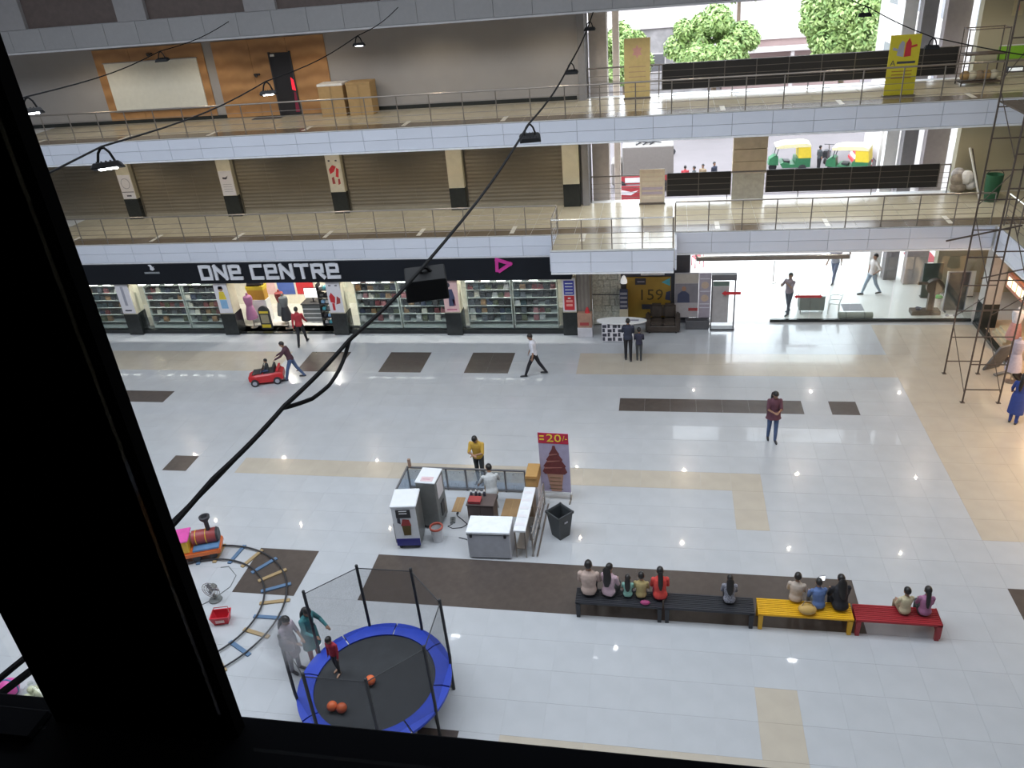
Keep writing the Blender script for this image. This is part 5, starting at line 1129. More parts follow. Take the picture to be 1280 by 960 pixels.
person('person in a pale grey T-shirt sitting inside the ice-cream kiosk', (-4.42, 16.78, 0), .35, 1.68, .35, ((1.45, 1.5), (1.3, 1.35)), ((.5, .3, .3, .0), (.6, .25, .7, .1)), seat=.475, shirt=cloth('pale_grey', (.52, .53, .54)), pants=khaki, head=(.3, .3))
t = thing('stool', 'small dark stool under the seated kiosk worker', 'stool', (-4.42, 16.76, 0)); G().lathe([(.15, .40), (.16, .45), (.01, .45)], n=16).build('seat', M_bk, t)
for q in range(4): aa = PI/4+PI/2*q; G().cone((.16*math.cos(aa), .16*math.sin(aa), 0), (.1*math.cos(aa), .1*math.sin(aa), .42), .016, n=6).build('leg', M_steel, t)
# bench row: everyone faces away from the window
B = lambda lab, x, H, **k: person(lab, (x, k.pop('y', 13.33), 0), k.pop('rz', 0.), H, k.pop('lean', .08), k.pop('legs', SIT), k.pop('arms', LAP), seat=.468, **k)
B('broad-backed person in a beige shirt at the end of the black bench', -1.55, 1.74, shirt=cloth('beige', (.50, .38, .33)), pants=black)
B('person with long black hair in a pale pink top on the black bench', -1.12, 1.56, lean=.15, rz=-.3, shirt=cloth('pale_pink', (.56, .40, .46)), pants=dgrey, hair='long', girl=True, head=(.1, -.3))
B('small child with dark hair in a mint green top on the black bench', -.70, 1.05, shirt=cloth('mint', (.28, .52, .45)), pants=navy, hair='long', girl=True, kid=1.25, sleeve='none')
B('small boy in an ochre checked shirt on the black bench', -.41, 1.2, shirt=cloth('ochre', (.42, .33, .15)), pants=navy, kid=1.2, lean=.12)
B('person with a long ponytail in a bright red top on the black bench', .0, 1.56, shirt=cloth('scarlet', (.60, .06, .05)), pants=cloth('wine', (.10, .02, .03)), hair='tail', girl=True, lean=.14, rz=.1)
B('person with long loose hair in a patterned top alone on a black bench', 1.46, 1.32, shirt=mat('cloth_patterned', (.22, .22, .26), .85, var=.9, scale=38), pants=black, hair='long', girl=True, lean=.2)
B('child in a cream top perched at the far edge of the yellow bench', 2.84, 1.36, y=13.5, rz=-.2, shirt=cloth('cream', (.50, .42, .36)), pants=khaki, kid=1.12, lean=.1)
B('person in blue and grey clothes leaning on the yellow bench', 3.28, 1.34, rz=.2, shirt=cloth('blue_grey', (.10, .16, .34)), pants=cloth('grey', (.38, .40, .43)), kid=1.05, lean=.25, sleeve='long')
B('heavily built person all in black on the yellow bench', 3.72, 1.56, rz=.15, shirt=black, pants=black, sleeve='long', girl=False, lean=.3, hair='long')
B('boy in a cream shirt with a dark stripe on the red bench', 4.97, 1.20, shirt=cloth('cream_stripe', (.55, .48, .32)), pants=khaki, kid=1.2, rz=.2)
B('girl in a mauve top on the red bench beside the striped boy', 5.35, 1.32, shirt=cloth('mauve', (.40, .15, .26)), pants=dgrey, kid=1.12, girl=True, hair='tail')
t = thing('handbag', 'mustard yellow handbag lying on the yellow bench', 'handbag', (3.03, 13.17, .452)); G().ell((0, 0, .11), (.19, .13, .11), 14, 8).build('bag_body', mat('bag_mustard', (.52, .33, .10), .6), t, smooth=True); G().tube([(-.12, 0, .18), (-.06, .02, .3), (.06, .02, .3), (.12, 0, .18)], .01, 6).build('bag_handle', khaki, t)
t = thing('handbag', 'magenta purse hanging behind the boy in ochre on the black bench', 'handbag', (-.32, 13.13, .452)); G().ell((0, 0, .05), (.11, .06, .05), 12, 8).build('bag_body', mat('bag_magenta', (.32, .04, .14), .6), t, smooth=True); G().tube([(-.05, 0, .08), (0, .02, .14), (.05, 0, .08)], .006, 5).build('bag_handle', M_bk, t)
t = thing('phone', 'bright phone screen held by the person in black on the yellow bench', 'phone', (3.36, 13.68, .9), .3); G().bb(-.07, .07, -.006, .006, 0, .14).build('phone_case', M_bk, t); G().bb(-.065, .065, -.009, -.006, .008, .132).build('screen', mat('phone_glow', (.9, .95, 1), .4, emit=1.5), t)
# at the trampoline
person('person in a teal tunic and red trousers standing at the trampoline opening', (-7.28, 11.28, 0), -2.0, 1.6, .12, STAND, ((.2, .5, 1.0, .3), (.4, .2, .9, .4)), shirt=cloth('teal', (.05, .20, .22)), pants=cloth('crimson', (.25, .02, .04)), hair='tail', girl=True, tunic=.30, sleeve='long', head=(.4, 0))
person('person in a pale pink and grey outfit standing outside the trampoline net', (-7.62, 11.0, 0), -1.9, 1.58, .1, STAND, LAP, shirt=cloth('rose_grey', (.40, .33, .38)), pants=cloth('dusk', (.20, .20, .24)), hair='long', girl=True, tunic=.3, head=(.3, 0))
person('small child in a red shirt standing on the trampoline', (-6.32, 10.42, .716), PI-.2, .98, .04, ((.1, .1), (-.08, .1)), DOWN, shirt=cloth('child_red', (.36, .03, .05)), pants=dgrey, kid=1.3, sleeve='long', head=(.3, 0), shoes=SK['b'])
# entrance and forecourt
person('guard in a grey shirt with hands raised to the face at the entrance', (4.68, 29.62, 0), 2.4, 1.66, .0, ((.2, .1), (-.2, .1)), ((.9, .2, 1.6, .5), (.8, .2, 1.5, .5)), shirt=cloth('guard', (.26, .20, .24)), pants=navy)
person('person in grey walking on the forecourt behind the header beam', (6.9, 32.9, 0), 2.6, 1.68, .05, WALK, SWING, shirt=cloth('slate', (.28, .28, .34)), pants=cloth('dark_denim', (.10, .12, .20)))
person('person in a white shirt with hands on hips outside the entrance glass', (8.05, 31.5, 0), 1.9, 1.72, -.04, WALK2, ((-.3, .7, .9, .8), (-.3, .7, .9, .8)), shirt=cloth('offwhite', (.62, .56, .55)), pants=cloth('light_denim', (.26, .33, .42)))
person('person in a long blue dress standing beside the scaffold', (9.95, 21.8, 0), -.6, 1.58, .1, STAND, ((.3, .3, .5, 0), (.4, .3, .5, 0)), shirt=cloth('royal_blue', (.03, .055, .24)), pants=cloth('royal_blue', (0, 0, 0)), hair='tail', girl=True, tunic=.45, sleeve='long')
# street passers-by, far off
for q, (x, y, c, lab) in enumerate(((1.1, 47.0, red, 'in red'), (1.6, 46.8, dgrey, 'in charcoal'), (2.1, 47.2, khaki, 'in khaki'), (2.75, 47.6, navy, 'in navy'), (9.0, 50.6, dgrey, 'in charcoal near the autorickshaw'))):
    person('passer-by '+lab+' on the street outside', (x, y, -.08), q*1.3, 1.6, legs=STAND, shirt=c, pants=black, fine=False)
# child's ride-on car with its passenger
t = thing('ride_on_car', 'red ride-on toy car being pushed across the floor', 'toy car', (-14.18, 23.72, 0), -PI/2-.28+PI)
t.rotation_euler = (0, 0, PI+.30)   # nose towards -x
M_car = mat('car_red', (.50, .025, .03), .3)
g = G()
for x, z0, z1, w in ((-.62, .16, .40, .26), (-.5, .12, .46, .31), (-.1, .12, .44, .32), (.3, .12, .42, .31), (.52, .13, .38, .28), (.62, .18, .34, .22)): pass
g.loft([[(x, -w, z0), (x, w, z0), (x, w, z1-.05), (x, w*.85, z1), (x, -w*.85, z1), (x, -w, z1-.05)] for x, z0, z1, w in ((-.62, .17, .38, .26), (-.5, .12, .44, .31), (-.1, .12, .43, .32), (.3, .12, .42, .31), (.52, .13, .38, .28), (.62, .18, .34, .22))]); g.build('car_body', M_car, t, smooth=True)
G().bb(.12, .46, -.22, .22, .425, .445).build('bonnet_panel', M_bk, t); G().bb(-.35, .06, -.25, .25, .43, .445).build('cockpit', M_bk, t); G().bb(-.36, -.28, -.22, .22, .44, .66).build('seat_back', M_bk, t, bevel=.02)
G().box((.1, 0, .55), (.02, .46, .24), ry=-.4).build('windscreen', M_bk, t); G().bb(-.5, -.42, -.3, .3, .5, .54).build('push_bar', M_red, t)
for s in (-.26, .26): G().cone((-.46, s, .42), (-.46, s, .52), .02, n=6).build('bar_post', M_red, t)
for x in (-.4, .4):
    for s in (-1, 1):
        w_ = G().cone((x, s*.27, .14), (x, s*.36, .14), .14, n=18).build('wheel', M_bk, t, smooth=True); G().cone((x, s*.362, .14), (x, s*.368, .14), .08, n=12).build('hub_cap', MATS['print_grey'], w_)
for s in (-.16, .16): G().ell((.6, s, .3), (.03, .05, .035), 8, 6).build('headlamp', M_white, t)
G().tube([(.0+.04*math.cos(0), .09*math.cos(2*PI*q/12), .56+.09*math.sin(2*PI*q/12)) for q in range(12)], .012, 5, True).build('steering_wheel', M_bk, t)
person('toddler in a dark top sitting in the red ride-on car', (-14.08, 23.69, 0), PI/2+.3, .86, .0, ((1.45, .6), (1.45, .6)), ((.6, .1, .5, .1), (.6, .1, .5, .1)), seat=.447, shirt=dgrey, pants=jeans, kid=1.35)

# ================================================================== SIDE ROW (right) AND SCAFFOLD
struct(G().bb(10.95, 11.15, 9.0, 28.7, 0, .12).build('trim_13', M_black), 'black kerb along the side shops', 'trim')
struct(G().bb(11.15, 15.9, 9.0, 28.9, -.3, .05).build('floor_side_shop', mat('side_shop_floor', (.62, .48, .34), .3)), 'warm floor of the side clothes shop', 'floor')
struct(G().bb(15.4, 15.8, 9.0, 28.9, 0, 3.25).build('wall_side_shop', mat('side_shop_wall', (.60, .40, .28), .7)), 'warm back wall of the side clothes shop', 'wall')
r = root_struct('column', 'black-footed grey column at the corner of the side shops', 'column', (11.25, 28.45, 0)); G().bb(-.28, .28, -.25, .25, 0, .95).build('column_foot', M_black, r); G().bb(-.27, .27, -.24, .24, .95, 3.24).build('column_shaft', mat('column_putty', (.44, .41, .38), .6), r)
t = thing('lit_pelmet', 'glowing speckled pelmet over the side clothes shop', 'lamp', (11.25, 24.6, 2.0))
G().bb(-.06, .06, -2.9, 2.7, 0, .5).build('box', mat('pelmet_salmon', (.62, .25, .16), .6), t)
for q in range(14): G().bb(-.075, -.06, -2.8+.39*q, -2.5+.39*q, .12, .4).build('lamp_pane', mat('pelmet_glow', (1, .9, .6), .5, emit=1.6, ecol=(1, .86, .52)), t)
df = dress_form('dress_form', 'white and pink ruffled dress on a stand at the side clothes shop', (11.45, 26.5, .05), white, cloth('blush', (.55, .28, .26)))
dress_form('dress_form', 'dark red dress on a stand at the side clothes shop', (11.75, 25.7, .05), red, cloth('wine', (0, 0, 0)))
dress_form('dress_form', 'lilac print dress on a stand at the kerb of the side shop', (10.72, 24.3, 0), cloth('lilac_print', (.42, .38, .46)), cloth('lilac_print', (0, 0, 0)))
dress_form('dress_form', 'red and blue dress on a stand at the kerb of the side shop', (10.6, 22.6, 0), red, cloth('royal_blue', (0, 0, 0)))
dress_form('dress_form', 'dark dress on a stand behind the lilac print dress', (11.5, 24.6, .05), black, black)
t = thing('display_steps', 'low cream display steps in front of the ruffled dress', 'steps', (11.6, 27.3, .05))
for q in range(3): G().bb(-.3+.1*q, .4, -.5, .5, .1*q, .1*q+.1).build('step', mat('step_cream', (.58, .50, .34), .6), t)
t = thing('leaning_board', 'grey foam board leaning by the scaffold at the side shop kerb', 'board', (10.55, 25.0, 0), .45)
G().box((0, 0, .52), (.62, .06, 1.1), rx=.42).build('board_face', mat('foam_grey', (.17, .17, .175), .8, var=.15), t); G().box((0, -.24, .06), (.62, .1, .05)).build('board_foot', mat('foam_grey', (0, 0, 0)), t)
# scaffold tower
t = thing('scaffold', 'rusty tubular scaffold tower with ladder frames beside the side gallery', 'scaffold', (8.95, 22.95, 0))
M_rust = mat('scaffold_steel', (.085, .065, .055), .6, metal=.3, var=.25, scale=9)
HZ = 12.4; wx, wy = 1.0, 1.87
for x in (0, wx):
    for y in (0, wy): G().cone((x, y, 0), (x, y, HZ if not (x and not y) else 12.4), .026, n=8).build('pole', M_rust, t, smooth=True); 
k = 0
for lev in range(7):
    z0 = 1.75*lev
    for y in (0, wy):
        for dz in (.45, 1.3):
            if z0+dz < HZ: G().cone((0, y, z0+dz), (wx, y, z0+dz), .02, n=6).build('rung', M_rust, t)
    for x in (0, wx):
        a, b = ((0, wy), (wy, 0))[lev % 2]; G().cone((x, a, z0+.3), (x, b, z0+1.7), .014, n=6).build('diagonal_brace', M_rust, t)
for z in (8.4,):
    for q in range(2): G().bb(.06+.46*q, .48+.46*q, -.15, wy+.15, z, z+.04).build('plank', mat('scaffold_plank', (.12, .09, .065), .8, var=.2), t)
G().cone((-.75, wy-.2, 4.55), (1.2, wy-.25, 5.0), .028, n=8).build('outrigger', M_rust, t); G().cone((-.1, .3, 3.9), (1.5, .3, 4.3), .02, n=6).build('tie_bar', M_rust, t)
for x in (0, wx):
    for y in (0, wy): G().bb(x-.06, x+.06, y-.06, y+.06, 0, .012).build('foot_plate', M_rust, t)
t = thing('work_light', 'small work lamp clamped to the scaffold beside the second gallery', 'lamp', (9.2, 24.9, 9.2)); G().bb(-.2, .2, -.08, .08, 0, .12).build('lamp_body', M_bk, t); G().bb(-.17, .17, -.09, -.08, .02, .1).build('lamp_face', mat('lamp_face_dim', (.8, .8, .76), .4, emit=.6), t)
# things on the galleries at the right end
t = thing('steel_rack', 'rusty steel rack full of bundles on the second gallery', 'rack', (10.15, 30.3, 8.0))
for x in (-.6, .6):
    for y in (-.3, .3): G().cone((x, y, 0), (x, y, 1.75), .02, n=6).build('upright', M_rust, t)
for z in (.1, .95, 1.72): G().tube([(-.6, -.3, z), (.6, -.3, z), (.6, .3, z), (-.6, .3, z)], .018, 6, True).build('shelf_frame', M_rust, t)
G().bb(-.58, .58, -.28, .28, .1, .13).build('shelf', M_wd, t); G().bb(-.58, .58, -.28, .28, .95, .98).build('shelf', M_wd, t)
random.seed(8)
for q in range(5):
    o = G().ell((0, 0, .16), (.16, .14, .16), 10, 7).build('bundle', [M_card, M_cream, khaki][q % 3], None, (9.7+.22*q, 30.25, 8.131), smooth=True); tag(o, 'soft cloth bundle on the lower shelf of the rusty rack', 'bundle', 'bundles on the rusty rack')
t = thing('wall_sign', 'lime green panel on the beige wall behind the scaffold', 'sign', (11.75, 31.57, 8.55)); G().bb(-.7, .7, -.04, .02, 0, .42).build('panel', mat('lime_green', (.22, .48, .03), .5), t); G().bb(-.7, .7, -.05, -.04, .42, .46).build('top_trim', M_white, t)
t = thing('rubbish_heap', 'heap of plastic sheeting and rubble bags at the street end of the first gallery', 'rubbish', (10.75, 31.2, 4.0))
for q in range(7):
    m_ = [mat('plastic_grey', (.46, .43, .42), .5, var=.3), mat('plastic_brown', (.30, .25, .20), .7, var=.3), M_offwhite][q % 3]
    G().ell((random.uniform(-.4, .4), random.uniform(-.15, .2), .22+.09*q), (random.uniform(.2, .3), .2, random.uniform(.16, .26)), 9, 6).build('sack', m_, t)
t = thing('ladder_pole', 'pale wooden pole leaning over the rubbish heap', 'pole', (10.75, 30.9, 4.0)); G().cone((.3, -.25, 0), (-.15, .3, 1.7), .035, n=8).build('pole', M_offwhite, t); G().cone((.34, -.2, 0), (-.05, .32, 1.66), .02, n=6).build('stay', M_wd, t)
t = thing('bucket', 'dark green hanging tarpaulin bucket by the rubbish heap', 'bucket', (11.3, 30.35, 4.0)); G().lathe([(.2, 0), (.26, .5), (.28, .95), (.25, .95), (.18, .05)], n=14).build('bucket_wall', mat('tarpaulin_green', (.015, .09, .04), .6), t, smooth=True); G().tube([(.27*math.cos(PI*q/8), 0, .95+.15*math.sin(PI*q/8)) for q in range(9)], .012, 5).build('handle', M_bk, t)
t = thing('poster', 'small faded notice on the beige wall above the steel rack', 'poster', (11.4, 31.58, 9.9)); G().bb(-.16, .16, -.01, .01, 0, .55).build('sheet', mat('paper_faded', (.52, .46, .30), .7), t); G().prism([(-.06, .15), (.06, .15), (.03, .35)], -.016, -.01).build('mark', MATS['print_faded_pink'], t)

for lab, x, y, w, h, m in (('dark green board stacked beside the lobby wall', 10.15, 31.2, .34, 1.35, mat('board_green', (.035, .06, .05), .5)), ('white board stacked beside the dark green one in the lobby', 11.2, 31.25, .5, 1.0, M_white)):
    t = thing('stacked_board', lab, 'board', (x, y, 0)); G().box((0, 0, h/2), (w*2, .05, h), rx=-.12).build('board_face', m, t); G().bb(-w, w, -.12, .1, 0, .03).build('board_foot', M_bk, t)

# ================================================================== FLOODLIGHTS ON CABLES
M_cable = mat('cable_black', (.006, .006, .007), .8, spec=.1)
def cable(label, pts, r=.016, name='cable'):
    P = [Vector(p) for p in pts]; out = []
    for k in range(len(P)-1):
        n = 8
        for q in range(n):
            u = q/n; p = P[k].lerp(P[k+1], u); p.z -= .10*math.sin(PI*u)*min(1, (P[k+1]-P[k]).length/6); out.append(p)
    out.append(P[-1]); return tag(G().tube(out, r, 6).build(name, MATS['cable_black'], smooth=True), label, 'cable')
M_led = mat('flood_led', (1, 1, 1), .4, emit=25, ecol=(.92, .96, 1))
def flood(label, loc, rz=0., tilt=.5, sc=1., bh=.07):
    t = thing('floodlight', label, 'floodlight', loc, rz); t.scale = (sc, sc, sc); mb = mat('flood_black', (.008, .008, .009), .7, spec=.15)
    G().box((0, 0, -.235+bh/2), (.36, .26, bh), rx=tilt, top=(.8, .7) if bh < .1 else (.95, .9)).build('lamp_body', mb, t, bevel=.01)
    for q in range(5): G().box((-.10+.05*q, -.03*math.sin(tilt), -.163), (.012, .16, .02), rx=tilt).build('cooling_fin', mb, t)
    G().box((0, .040*math.sin(tilt), -.20-.040*math.cos(tilt)), (.20, .10, .012), rx=tilt).build('led_face', M_led, t)
    G().tube([(-.10, 0, -.18), (-.06, 0, -.05), (-.02, 0, 0), (.02, 0, 0), (.06, 0, -.05), (.10, 0, -.18)], .016, 6).build('yoke', mb, t)
c1 = [(-3.35, 1.2, 10.35), (-2.96, 2.25, 10.3), (-2.85, 3.82, 10.3), (-2.77, 4.76, 10.3), (-2.67, 5.89, 10.3), (-2.47, 7.63, 10.32), (-2.42, 14.67, 10.38), (-2.36, 21.3, 10.55), (-2.3, 27.62, 11.2)]
cable('thick black cable of the floodlight string running from the near wall to the galleries', c1, .02)
cable('slack black cable loop hanging beside the floodlight string', [(-3.30, 1.2, 10.4), (-2.99, 2.3, 10.35), (-2.80, 4.78, 10.27), (-2.685, 5.05, 10.2), (-2.63, 5.27, 10.2), (-2.635, 5.5, 10.21), (-2.66, 5.7, 10.22), (-2.67, 5.89, 10.29), (-2.66, 6.0, 10.3)], .017)
cable('thin black cable of the floodlight string towards the wood panels', [(-5.6, 1.0, 11.6), (-6.5, 8.6, 11.5), (-7.95, 16.0, 11.2), (-8.25, 22.5, 11.42), (-8.6, 27.6, 11.78)], .012)
cable('thin black cable of the floodlight string towards the far left piers', [(-8.6, 1.0, 11.75), (-10.0, 11.85, 11.7), (-13.7, 21.7, 11.45), (-14.6, 27.6, 11.75)], .012)
cable('thin black cable of the floodlight string towards the yellow standee', [(9.6, 18.0, 10.1), (6.5, 23.0, 10.4), (5.35, 25.5, 11.02), (5.26, 27.6, 11.1)], .014)
flood('black floodlight on the thick cable before the shop sign', (-2.47, 7.63, 10.30), .3, .25, 1.25, .2); flood('black floodlight on the thick cable before the second gallery fascia', (-2.42, 14.67, 10.36), .2, .3, 1.1)
flood('black floodlight on the thick cable before the taupe wall end', (-2.36, 21.3, 10.53), 0, .1); flood('black floodlight on the thick cable nearest the stone column', (-2.31, 26.4, 11.05), 0, .1)
flood('black floodlight on the thin cable before the second gallery railing, left end', (-6.5, 8.6, 11.48), .5, -.28); flood('black floodlight on the thin cable before the dark doorway', (-7.95, 16.0, 11.18), .4, -.22); flood('black floodlight on the thin cable before the taupe wall', (-8.25, 22.5, 11.4), .3, -.15)
flood('black floodlight beyond the window mullion before the taupe wall end', (-10.0, 11.85, 11.68), .6, -.25); flood('black floodlight above the blank white board', (-13.7, 21.7, 11.43), .2, .1)
flood('black floodlight before the long black banner of the second gallery', (6.5, 23.0, 10.38), -.2, .1); flood('black floodlight before the leafy tree beside the yellow standee', (5.35, 25.5, 11.0), -.2, .1)
# recessed downlights under the galleries (their mirror images sparkle in the floor)
M_dl = mat('downlight_glow', (1, 1, 1), .4, emit=110, ecol=(1, .97, .92))
dring = G().lathe([(.09, 0), (.09, .012), (.055, .012), (.055, 0)], n=18, ring=True).mesh('ring', M_white); ddisc = G().lathe([(.055, .004), (.055, .012), (.001, .012)], n=18).mesh('diffuser', M_dl)
def downlight(label, loc, group, power, col=(1, .84, .60)):
    t = thing('downlight', label, 'lamp', loc, 0, group); put('ring', dring, t); put('diffuser', ddisc, t)
    if power:
        l = bpy.data.lights.new('downlight_beam', 'SPOT'); l.energy = power; l.color = col; l.spot_size = 2.6; l.spot_blend = .6; l.shadow_soft_size = .045
        o = bpy.data.objects.new('downlight_beam', l); COL.objects.link(o); o.parent = t; o.location = (0, 0, -.02)
for zz, nm in ((7.262, 'second'), (11.282, 'third')):
    for q in range(8):
        downlight('round recessed downlight in the soffit of the %s level' % nm, (-22.4+4.67*q, 29.3, zz), 'downlights in the %s level soffit' % nm, 110)
for x in (-16.4, -14.2): downlight('round downlight over the entrance bay of the bag shop', (x, 29.4, 3.266), 'downlights over the shop entrance bay', 300, (1, .95, .84))
for x in (-23.4, -21.2, -18.6, -11.5, -9.3, -6.9, -4.7): downlight('round downlight in the ceiling of the bag shop', (x, 28.12, 3.266), 'downlights in the bag shop ceiling', 190, (1, .97, .9))
for x in (1.2, 5.8, 9.1): downlight('round downlight in the ceiling over the entrance glass', (x, 29.3, 3.266), 'downlights over the entrance', 40, (1, .9, .76))
for x in (-9.8, -2.1, 5.9):
    t = thing('pendant_floodlight', 'bright floodlight under the roof before the third level', 'floodlight', (x, 27.2, 16.0), 0, 'floodlights under the roof')
    G().bb(-.2, .2, -.14, .14, .01, .12).build('lamp_body', M_bk, t); G().bb(-.17, .17, -.11, .11, 0, .01).build('led_face', mat('roof_led', (1, 1, 1), .4, emit=120, ecol=(.94, .97, 1)), t); G().cone((0, 0, .12), (0, 0, .4), .012, n=6).build('drop_rod', M_steel, t)

# ================================================================== STREET OUTSIDE
def leaf_crown(rx, ry, rz_, n, size, seed, clumps=38):
    random.seed(seed); g = G(); cl = []
    for _ in range(clumps):
        while True:
            p = Vector((random.uniform(-1, 1), random.uniform(-1, 1), random.uniform(-1, 1)))
            if .35 < p.length < 1: break
        cl.append((Vector((p.x*rx*.8, p.y*ry*.8, p.z*rz_*.8)), random.uniform(.35, .6)*min(rx, rz_)*.62))
    for k in range(n):
        c, r = random.choice(cl); d = Vector((random.gauss(0, 1), random.gauss(0, 1), random.gauss(0, 1))).normalized(); p = c+d*r*random.uniform(.75, 1.05)
        nrm = (d+Vector((random.gauss(0, .5), random.gauss(0, .5), random.gauss(.3, .5)))).normalized(); u = nrm.orthogonal().normalized(); v = nrm.cross(u); a = random.uniform(0, PI); u, v = u*math.cos(a)+v*math.sin(a), v*math.cos(a)-u*math.sin(a)
        L_ = size*random.uniform(.7, 1.3); g.mset(random.randrange(3)); g.add([p-u*L_, p+v*L_*.42, p+u*L_, p-v*L_*.42], [(0, 1, 2), (0, 2, 3)])
    return g
M_leaf = [mat('leaf_a', (.26, .37, .11), .6), mat('leaf_b', (.34, .45, .17), .6), mat('leaf_c', (.16, .26, .075), .6)]
M_bark = mat('bark', (.14, .10, .07), .9, bump=.6)
def tree(label, loc, rx, ry, rz_, zc, n, size, seed):
    t = thing('tree', label, 'tree', loc); zb = zc-rz_*.55
    G().tube([(0, 0, 0), (.05, 0, zb*.5), (-.03, .05, zb), (0, 0, zc)], [.26, .2, .16, .06], 9).build('trunk', M_bark, t, smooth=True)
    random.seed(seed)
    for q in range(6): a = q*1.05; G().tube([(0, 0, zb), (rx*.3*math.cos(a), ry*.3*math.sin(a), zc-.1*rz_), (rx*.6*math.cos(a), ry*.6*math.sin(a), zc+.25*rz_)], [.1, .07, .03], 6).build('branch', M_bark, t)
    c = leaf_crown(rx, ry, rz_, n, size, seed).build('crown', M_leaf, t, (0, 0, zc)); c['kind'] = 'stuff'
tree('round leafy green tree across the street beside the grey building', (3.3, 62, -.08), 3.5, 3.2, 2.6, 6.2, 22000, .19, 4)
tree('tall leafy green tree across the street beside the side wing', (12.0, 62.5, -.08), 3.4, 3.2, 3.6, 7.2, 26000, .19, 9)
tree('smaller green tree behind the faded yellow standee', (-3.0, 62, -.08), 2.0, 2.0, 2.4, 5.8, 11000, .18, 15)
tree('green tree far behind the two street trees', (7.4, 96, -.08), 3.5, 3, 3.0, 9.5, 3000, .45, 21)
M_bw = mat('building_white', (.40, .36, .355), .85, var=.12, scale=.5); M_bp = mat('building_pink', (.27, .19, .18), .85, var=.08, scale=.5); M_bwin = mat('building_window', (.08, .075, .08), .4); M_bg = mat('building_grey', (.21, .195, .195), .9, var=.35, scale=1.2)
def building(label, loc, w, d, h, m, wins, roof=True):
    t = thing('building', label, 'building', loc); G().bb(-w/2, w/2, 0, d, 0, h).build('walls', m, t)
    if roof: G().bb(-w/2-.2, w/2+.2, -.25, d, h, h+.35).build('parapet', M_bw, t)
    for (x, z, a, b) in wins:
        f = G().bb(x-a/2-.1, x+a/2+.1, -.08, .0, z-.1, z+b+.1).build('window_frame', M_bw, t); G().bb(x-a/2, x+a/2, -.1, -.08, z, z+b).build('pane', M_bwin, f)
    return t
building('weathered pale building with a stained parapet behind the faded standee', (-3.0, 76, -.08), 13, 8, 6.3, M_bg, [(5.2, 2.6, 1.4, 2.2), (2.2, 2.8, 1.2, 1.4), (-1.5, 2.8, 1.2, 1.4), (-4.5, 2.8, 1.2, 1.4)])
t = building('pink-washed house with a pale canopy between the two trees', (11.0, 80, -.08), 12, 8, 4.4, M_bp, [(-2.0, 1.6, .7, .8), (1.5, 1.6, .9, .9), (4, 1.6, .9, .9)])
G().bb(-4, 3.6, -1.6, 0, 3.5, 3.8).build('canopy', M_bw, t); G().bb(-.3, .0, -1.4, -1.1, 0, 3.5).build('canopy_post', M_bw, t)
building('long pale apartment block far behind the street trees', (12.0, 112, -.08), 60, 10, 15, M_bw, [(-20+4.4*q, 6.0+3.3*r_, 1.6, 1.5) for q in range(10) for r_ in range(2)])
# side wing of the mall
sw = root_struct('wall_wing', 'white side wing of the mall beyond the entrance', 'wall')
G().bb(12.7, 16, 33.5, 56.5, 0, 12).build('wing_wall', mat('wing_white', (.46, .43, .41), .8, var=.04), sw)
for q in range(4):
    y = 36+5*q
    for z in (4.6, 8.6):
        f = G().bb(12.62, 12.7, y, y+3.2, z, z+2.2).build('window_frame', M_offwhite, sw); G().bb(12.6, 12.62, y+.12, y+3.08, z+.12, z+2.08).build('pane', mat('wing_glass', (.25, .25, .28), .2), f)
    G().bb(12.2, 12.7, y-.3, y+3.5, 4.1, 4.3).build('ledge', M_offwhite, sw); G().bb(12.3, 12.7, y-.4, y-.1, 0, 12).build('pilaster', M_offwhite, sw)
t = thing('steps', 'red-painted steps at the foot of the side wing', 'steps', (11.75, 52.8, -.08))
for q in range(4): G().bb(-.4+.12*q, .45, -1.4, 1.4, .16*q, .16*q+.16).build('step', M_red if q % 2 == 0 else M_offwhite, t)
# red hoarding and van
t = thing('van', 'boxy grey van with a black roof rack parked in the street', 'van', (-1.05, 48.5, -.08))
M_van = mat('van_grey', (.20, .18, .165), .5, var=.06); M_vred = mat('van_red', (.36, .03, .04), .5)
G().bb(-1.45, 1.5, -.85, .85, .95, 2.62).build('box_body', M_van, t, bevel=.04); G().bb(-1.55, 1.5, -.85, .85, .45, .95).build('chassis', M_vred, t, bevel=.02); G().bb(-2.1, -1.5, -.8, .8, .4, 1.75).build('driver_cab', M_van, t, bevel=.08)
G().bb(-2.12, -2.09, -.65, .65, 1.05, 1.6).build('windscreen', M_bwin, t); G().bb(-1.3, .2, -.86, -.85, .55, .85).build('side_lettering_band', M_poster_white, t)
for x in (-1.6, .9):
    for s in (-1, 1): G().cone((x, s*.7, .35), (x, s*.9, .35), .35, n=16).build('wheel', M_bk, t)
for k in range(2): G().box((-.3+.55*k, 0, 2.72), (1.2, .06, .06), rz=-.5).build('rack_bar', M_bk, t)
for k in range(3): G().box((-.5+.4*k, 0, 2.66), (.06, .9, .05), rz=-.35).build('rack_cross_bar', M_bk, t)
t = thing('hoarding', 'red printed hoarding board standing before the grey van', 'sign', (-1.95, 44.0, -.08)); G().bb(-.75, .75, -.03, .03, .35, 1.35).build('board', M_vred, t)
G().prism([(-.5, .9), (.1, .85), (.5, 1.1), (.1, 1.02), (-.4, 1.15)], -.04, -.03).build('white_flourish', M_poster_white, t); G().bb(-.5, .3, -.04, -.03, .5, .62).build('text_band', M_pink, t)
for s in (-.65, .65): G().cone((s, 0, 0), (s, 0, 1.35), .03, n=6).build('post', M_steel, t)
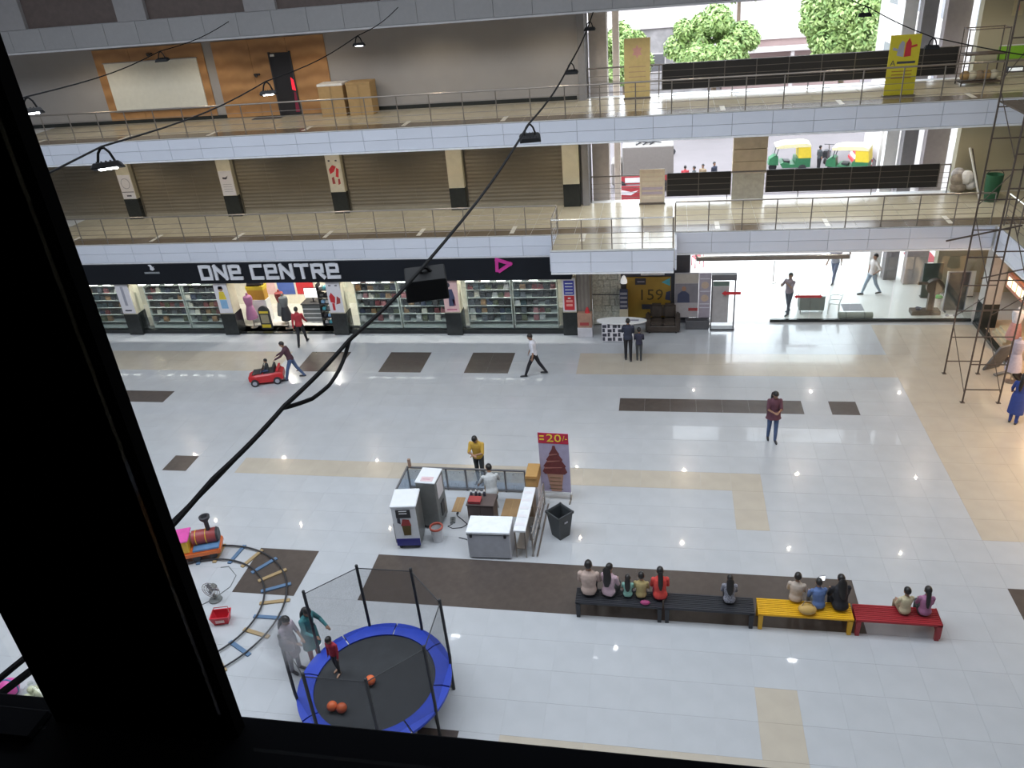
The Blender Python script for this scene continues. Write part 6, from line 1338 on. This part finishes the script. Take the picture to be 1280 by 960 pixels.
def rickshaw(label, loc, rz):
    t = thing('autorickshaw', label, 'autorickshaw', loc, rz); gr = mat('rickshaw_green', (.03, .16, .07), .45); ye = mat('rickshaw_yellow', (.70, .52, .04), .5)
    G().prism([(-1.25, .3), (.35, .3), (.5, .55), (.3, .62), (-.1, .5), (-.35, .5), (-.4, .85), (-1.25, .85)], -.6, .6).build('tub', gr, t); G().prism([(-1.28, .85), (-.55, .85), (-.5, 1.5), (-1.2, 1.5)], -.6, .6).build('rear_hood', ye, t)
    G().prism([(-1.22, 1.5), (-.5, 1.5), (.75, 1.45), (.8, 1.58), (.3, 1.7), (-.9, 1.72), (-1.2, 1.62)], -.62, .62).build('canopy', mat('canopy_cream', (.72, .66, .40), .6), t)
    G().prism([(.55, .4), (1.15, .45), (1.1, .8), (.8, 1.0), (.6, .95)], -.32, .32).build('nose', gr, t); G().box((.86, 0, 1.22), (.03, .9, .5), ry=-.25).build('windscreen', M_glass, t)
    for s in (-.55, .55): G().cone((.75, s*.8, .95), (.62, s, 1.5), .025, n=6).build('pillar', M_bk, t)
    for x, s in ((-.8, -.55), (-.8, .55), (.85, 0)): G().cone((x, s-.06, .24), (x, s+.06, .24), .24, n=14).build('wheel', M_bk, t)
    G().bb(-.95, -.5, -.52, .52, .5, .72).build('rear_seat', M_bk, t); G().bb(-.1, .25, -.3, .3, .5, .66).build('driver_seat', M_bk, t)
rickshaw('green and yellow autorickshaw driving in the street', (7.3, 51.4, -.08), PI); rickshaw('green autorickshaw turning beside the red steps', (10.5, 50.2, -.08), PI*.88)
def scooter(label, loc, rz, m):
    t = thing('scooter', label, 'scooter', loc, rz)
    G().prism([(-.6, .35), (-.1, .3), (.35, .3), (.45, .6), (.38, .6), (.25, .4), (-.1, .42), (-.15, .68), (-.65, .72)], -.14, .14).build('body', m, t); G().bb(-.6, -.1, -.13, .13, .7, .78).build('seat', M_bk, t)
    for x in (-.5, .55): G().cone((x, -.05, .22), (x, .05, .22), .22, n=14).build('wheel', M_bk, t)
    G().cone((.55, 0, .3), (.38, 0, .95), .03, n=6).build('fork', M_steel, t); G().cone((.38, -.3, .98), (.38, .3, .98), .02, n=6).build('handlebar', M_bk, t)
scooter('grey scooter parked across the street beyond the van', (-.1, 56.5, -.08), .2, M_colgrey); scooter('dark scooter parked near the turning autorickshaw', (9.9, 53.2, -.08), 1.2, M_bk)
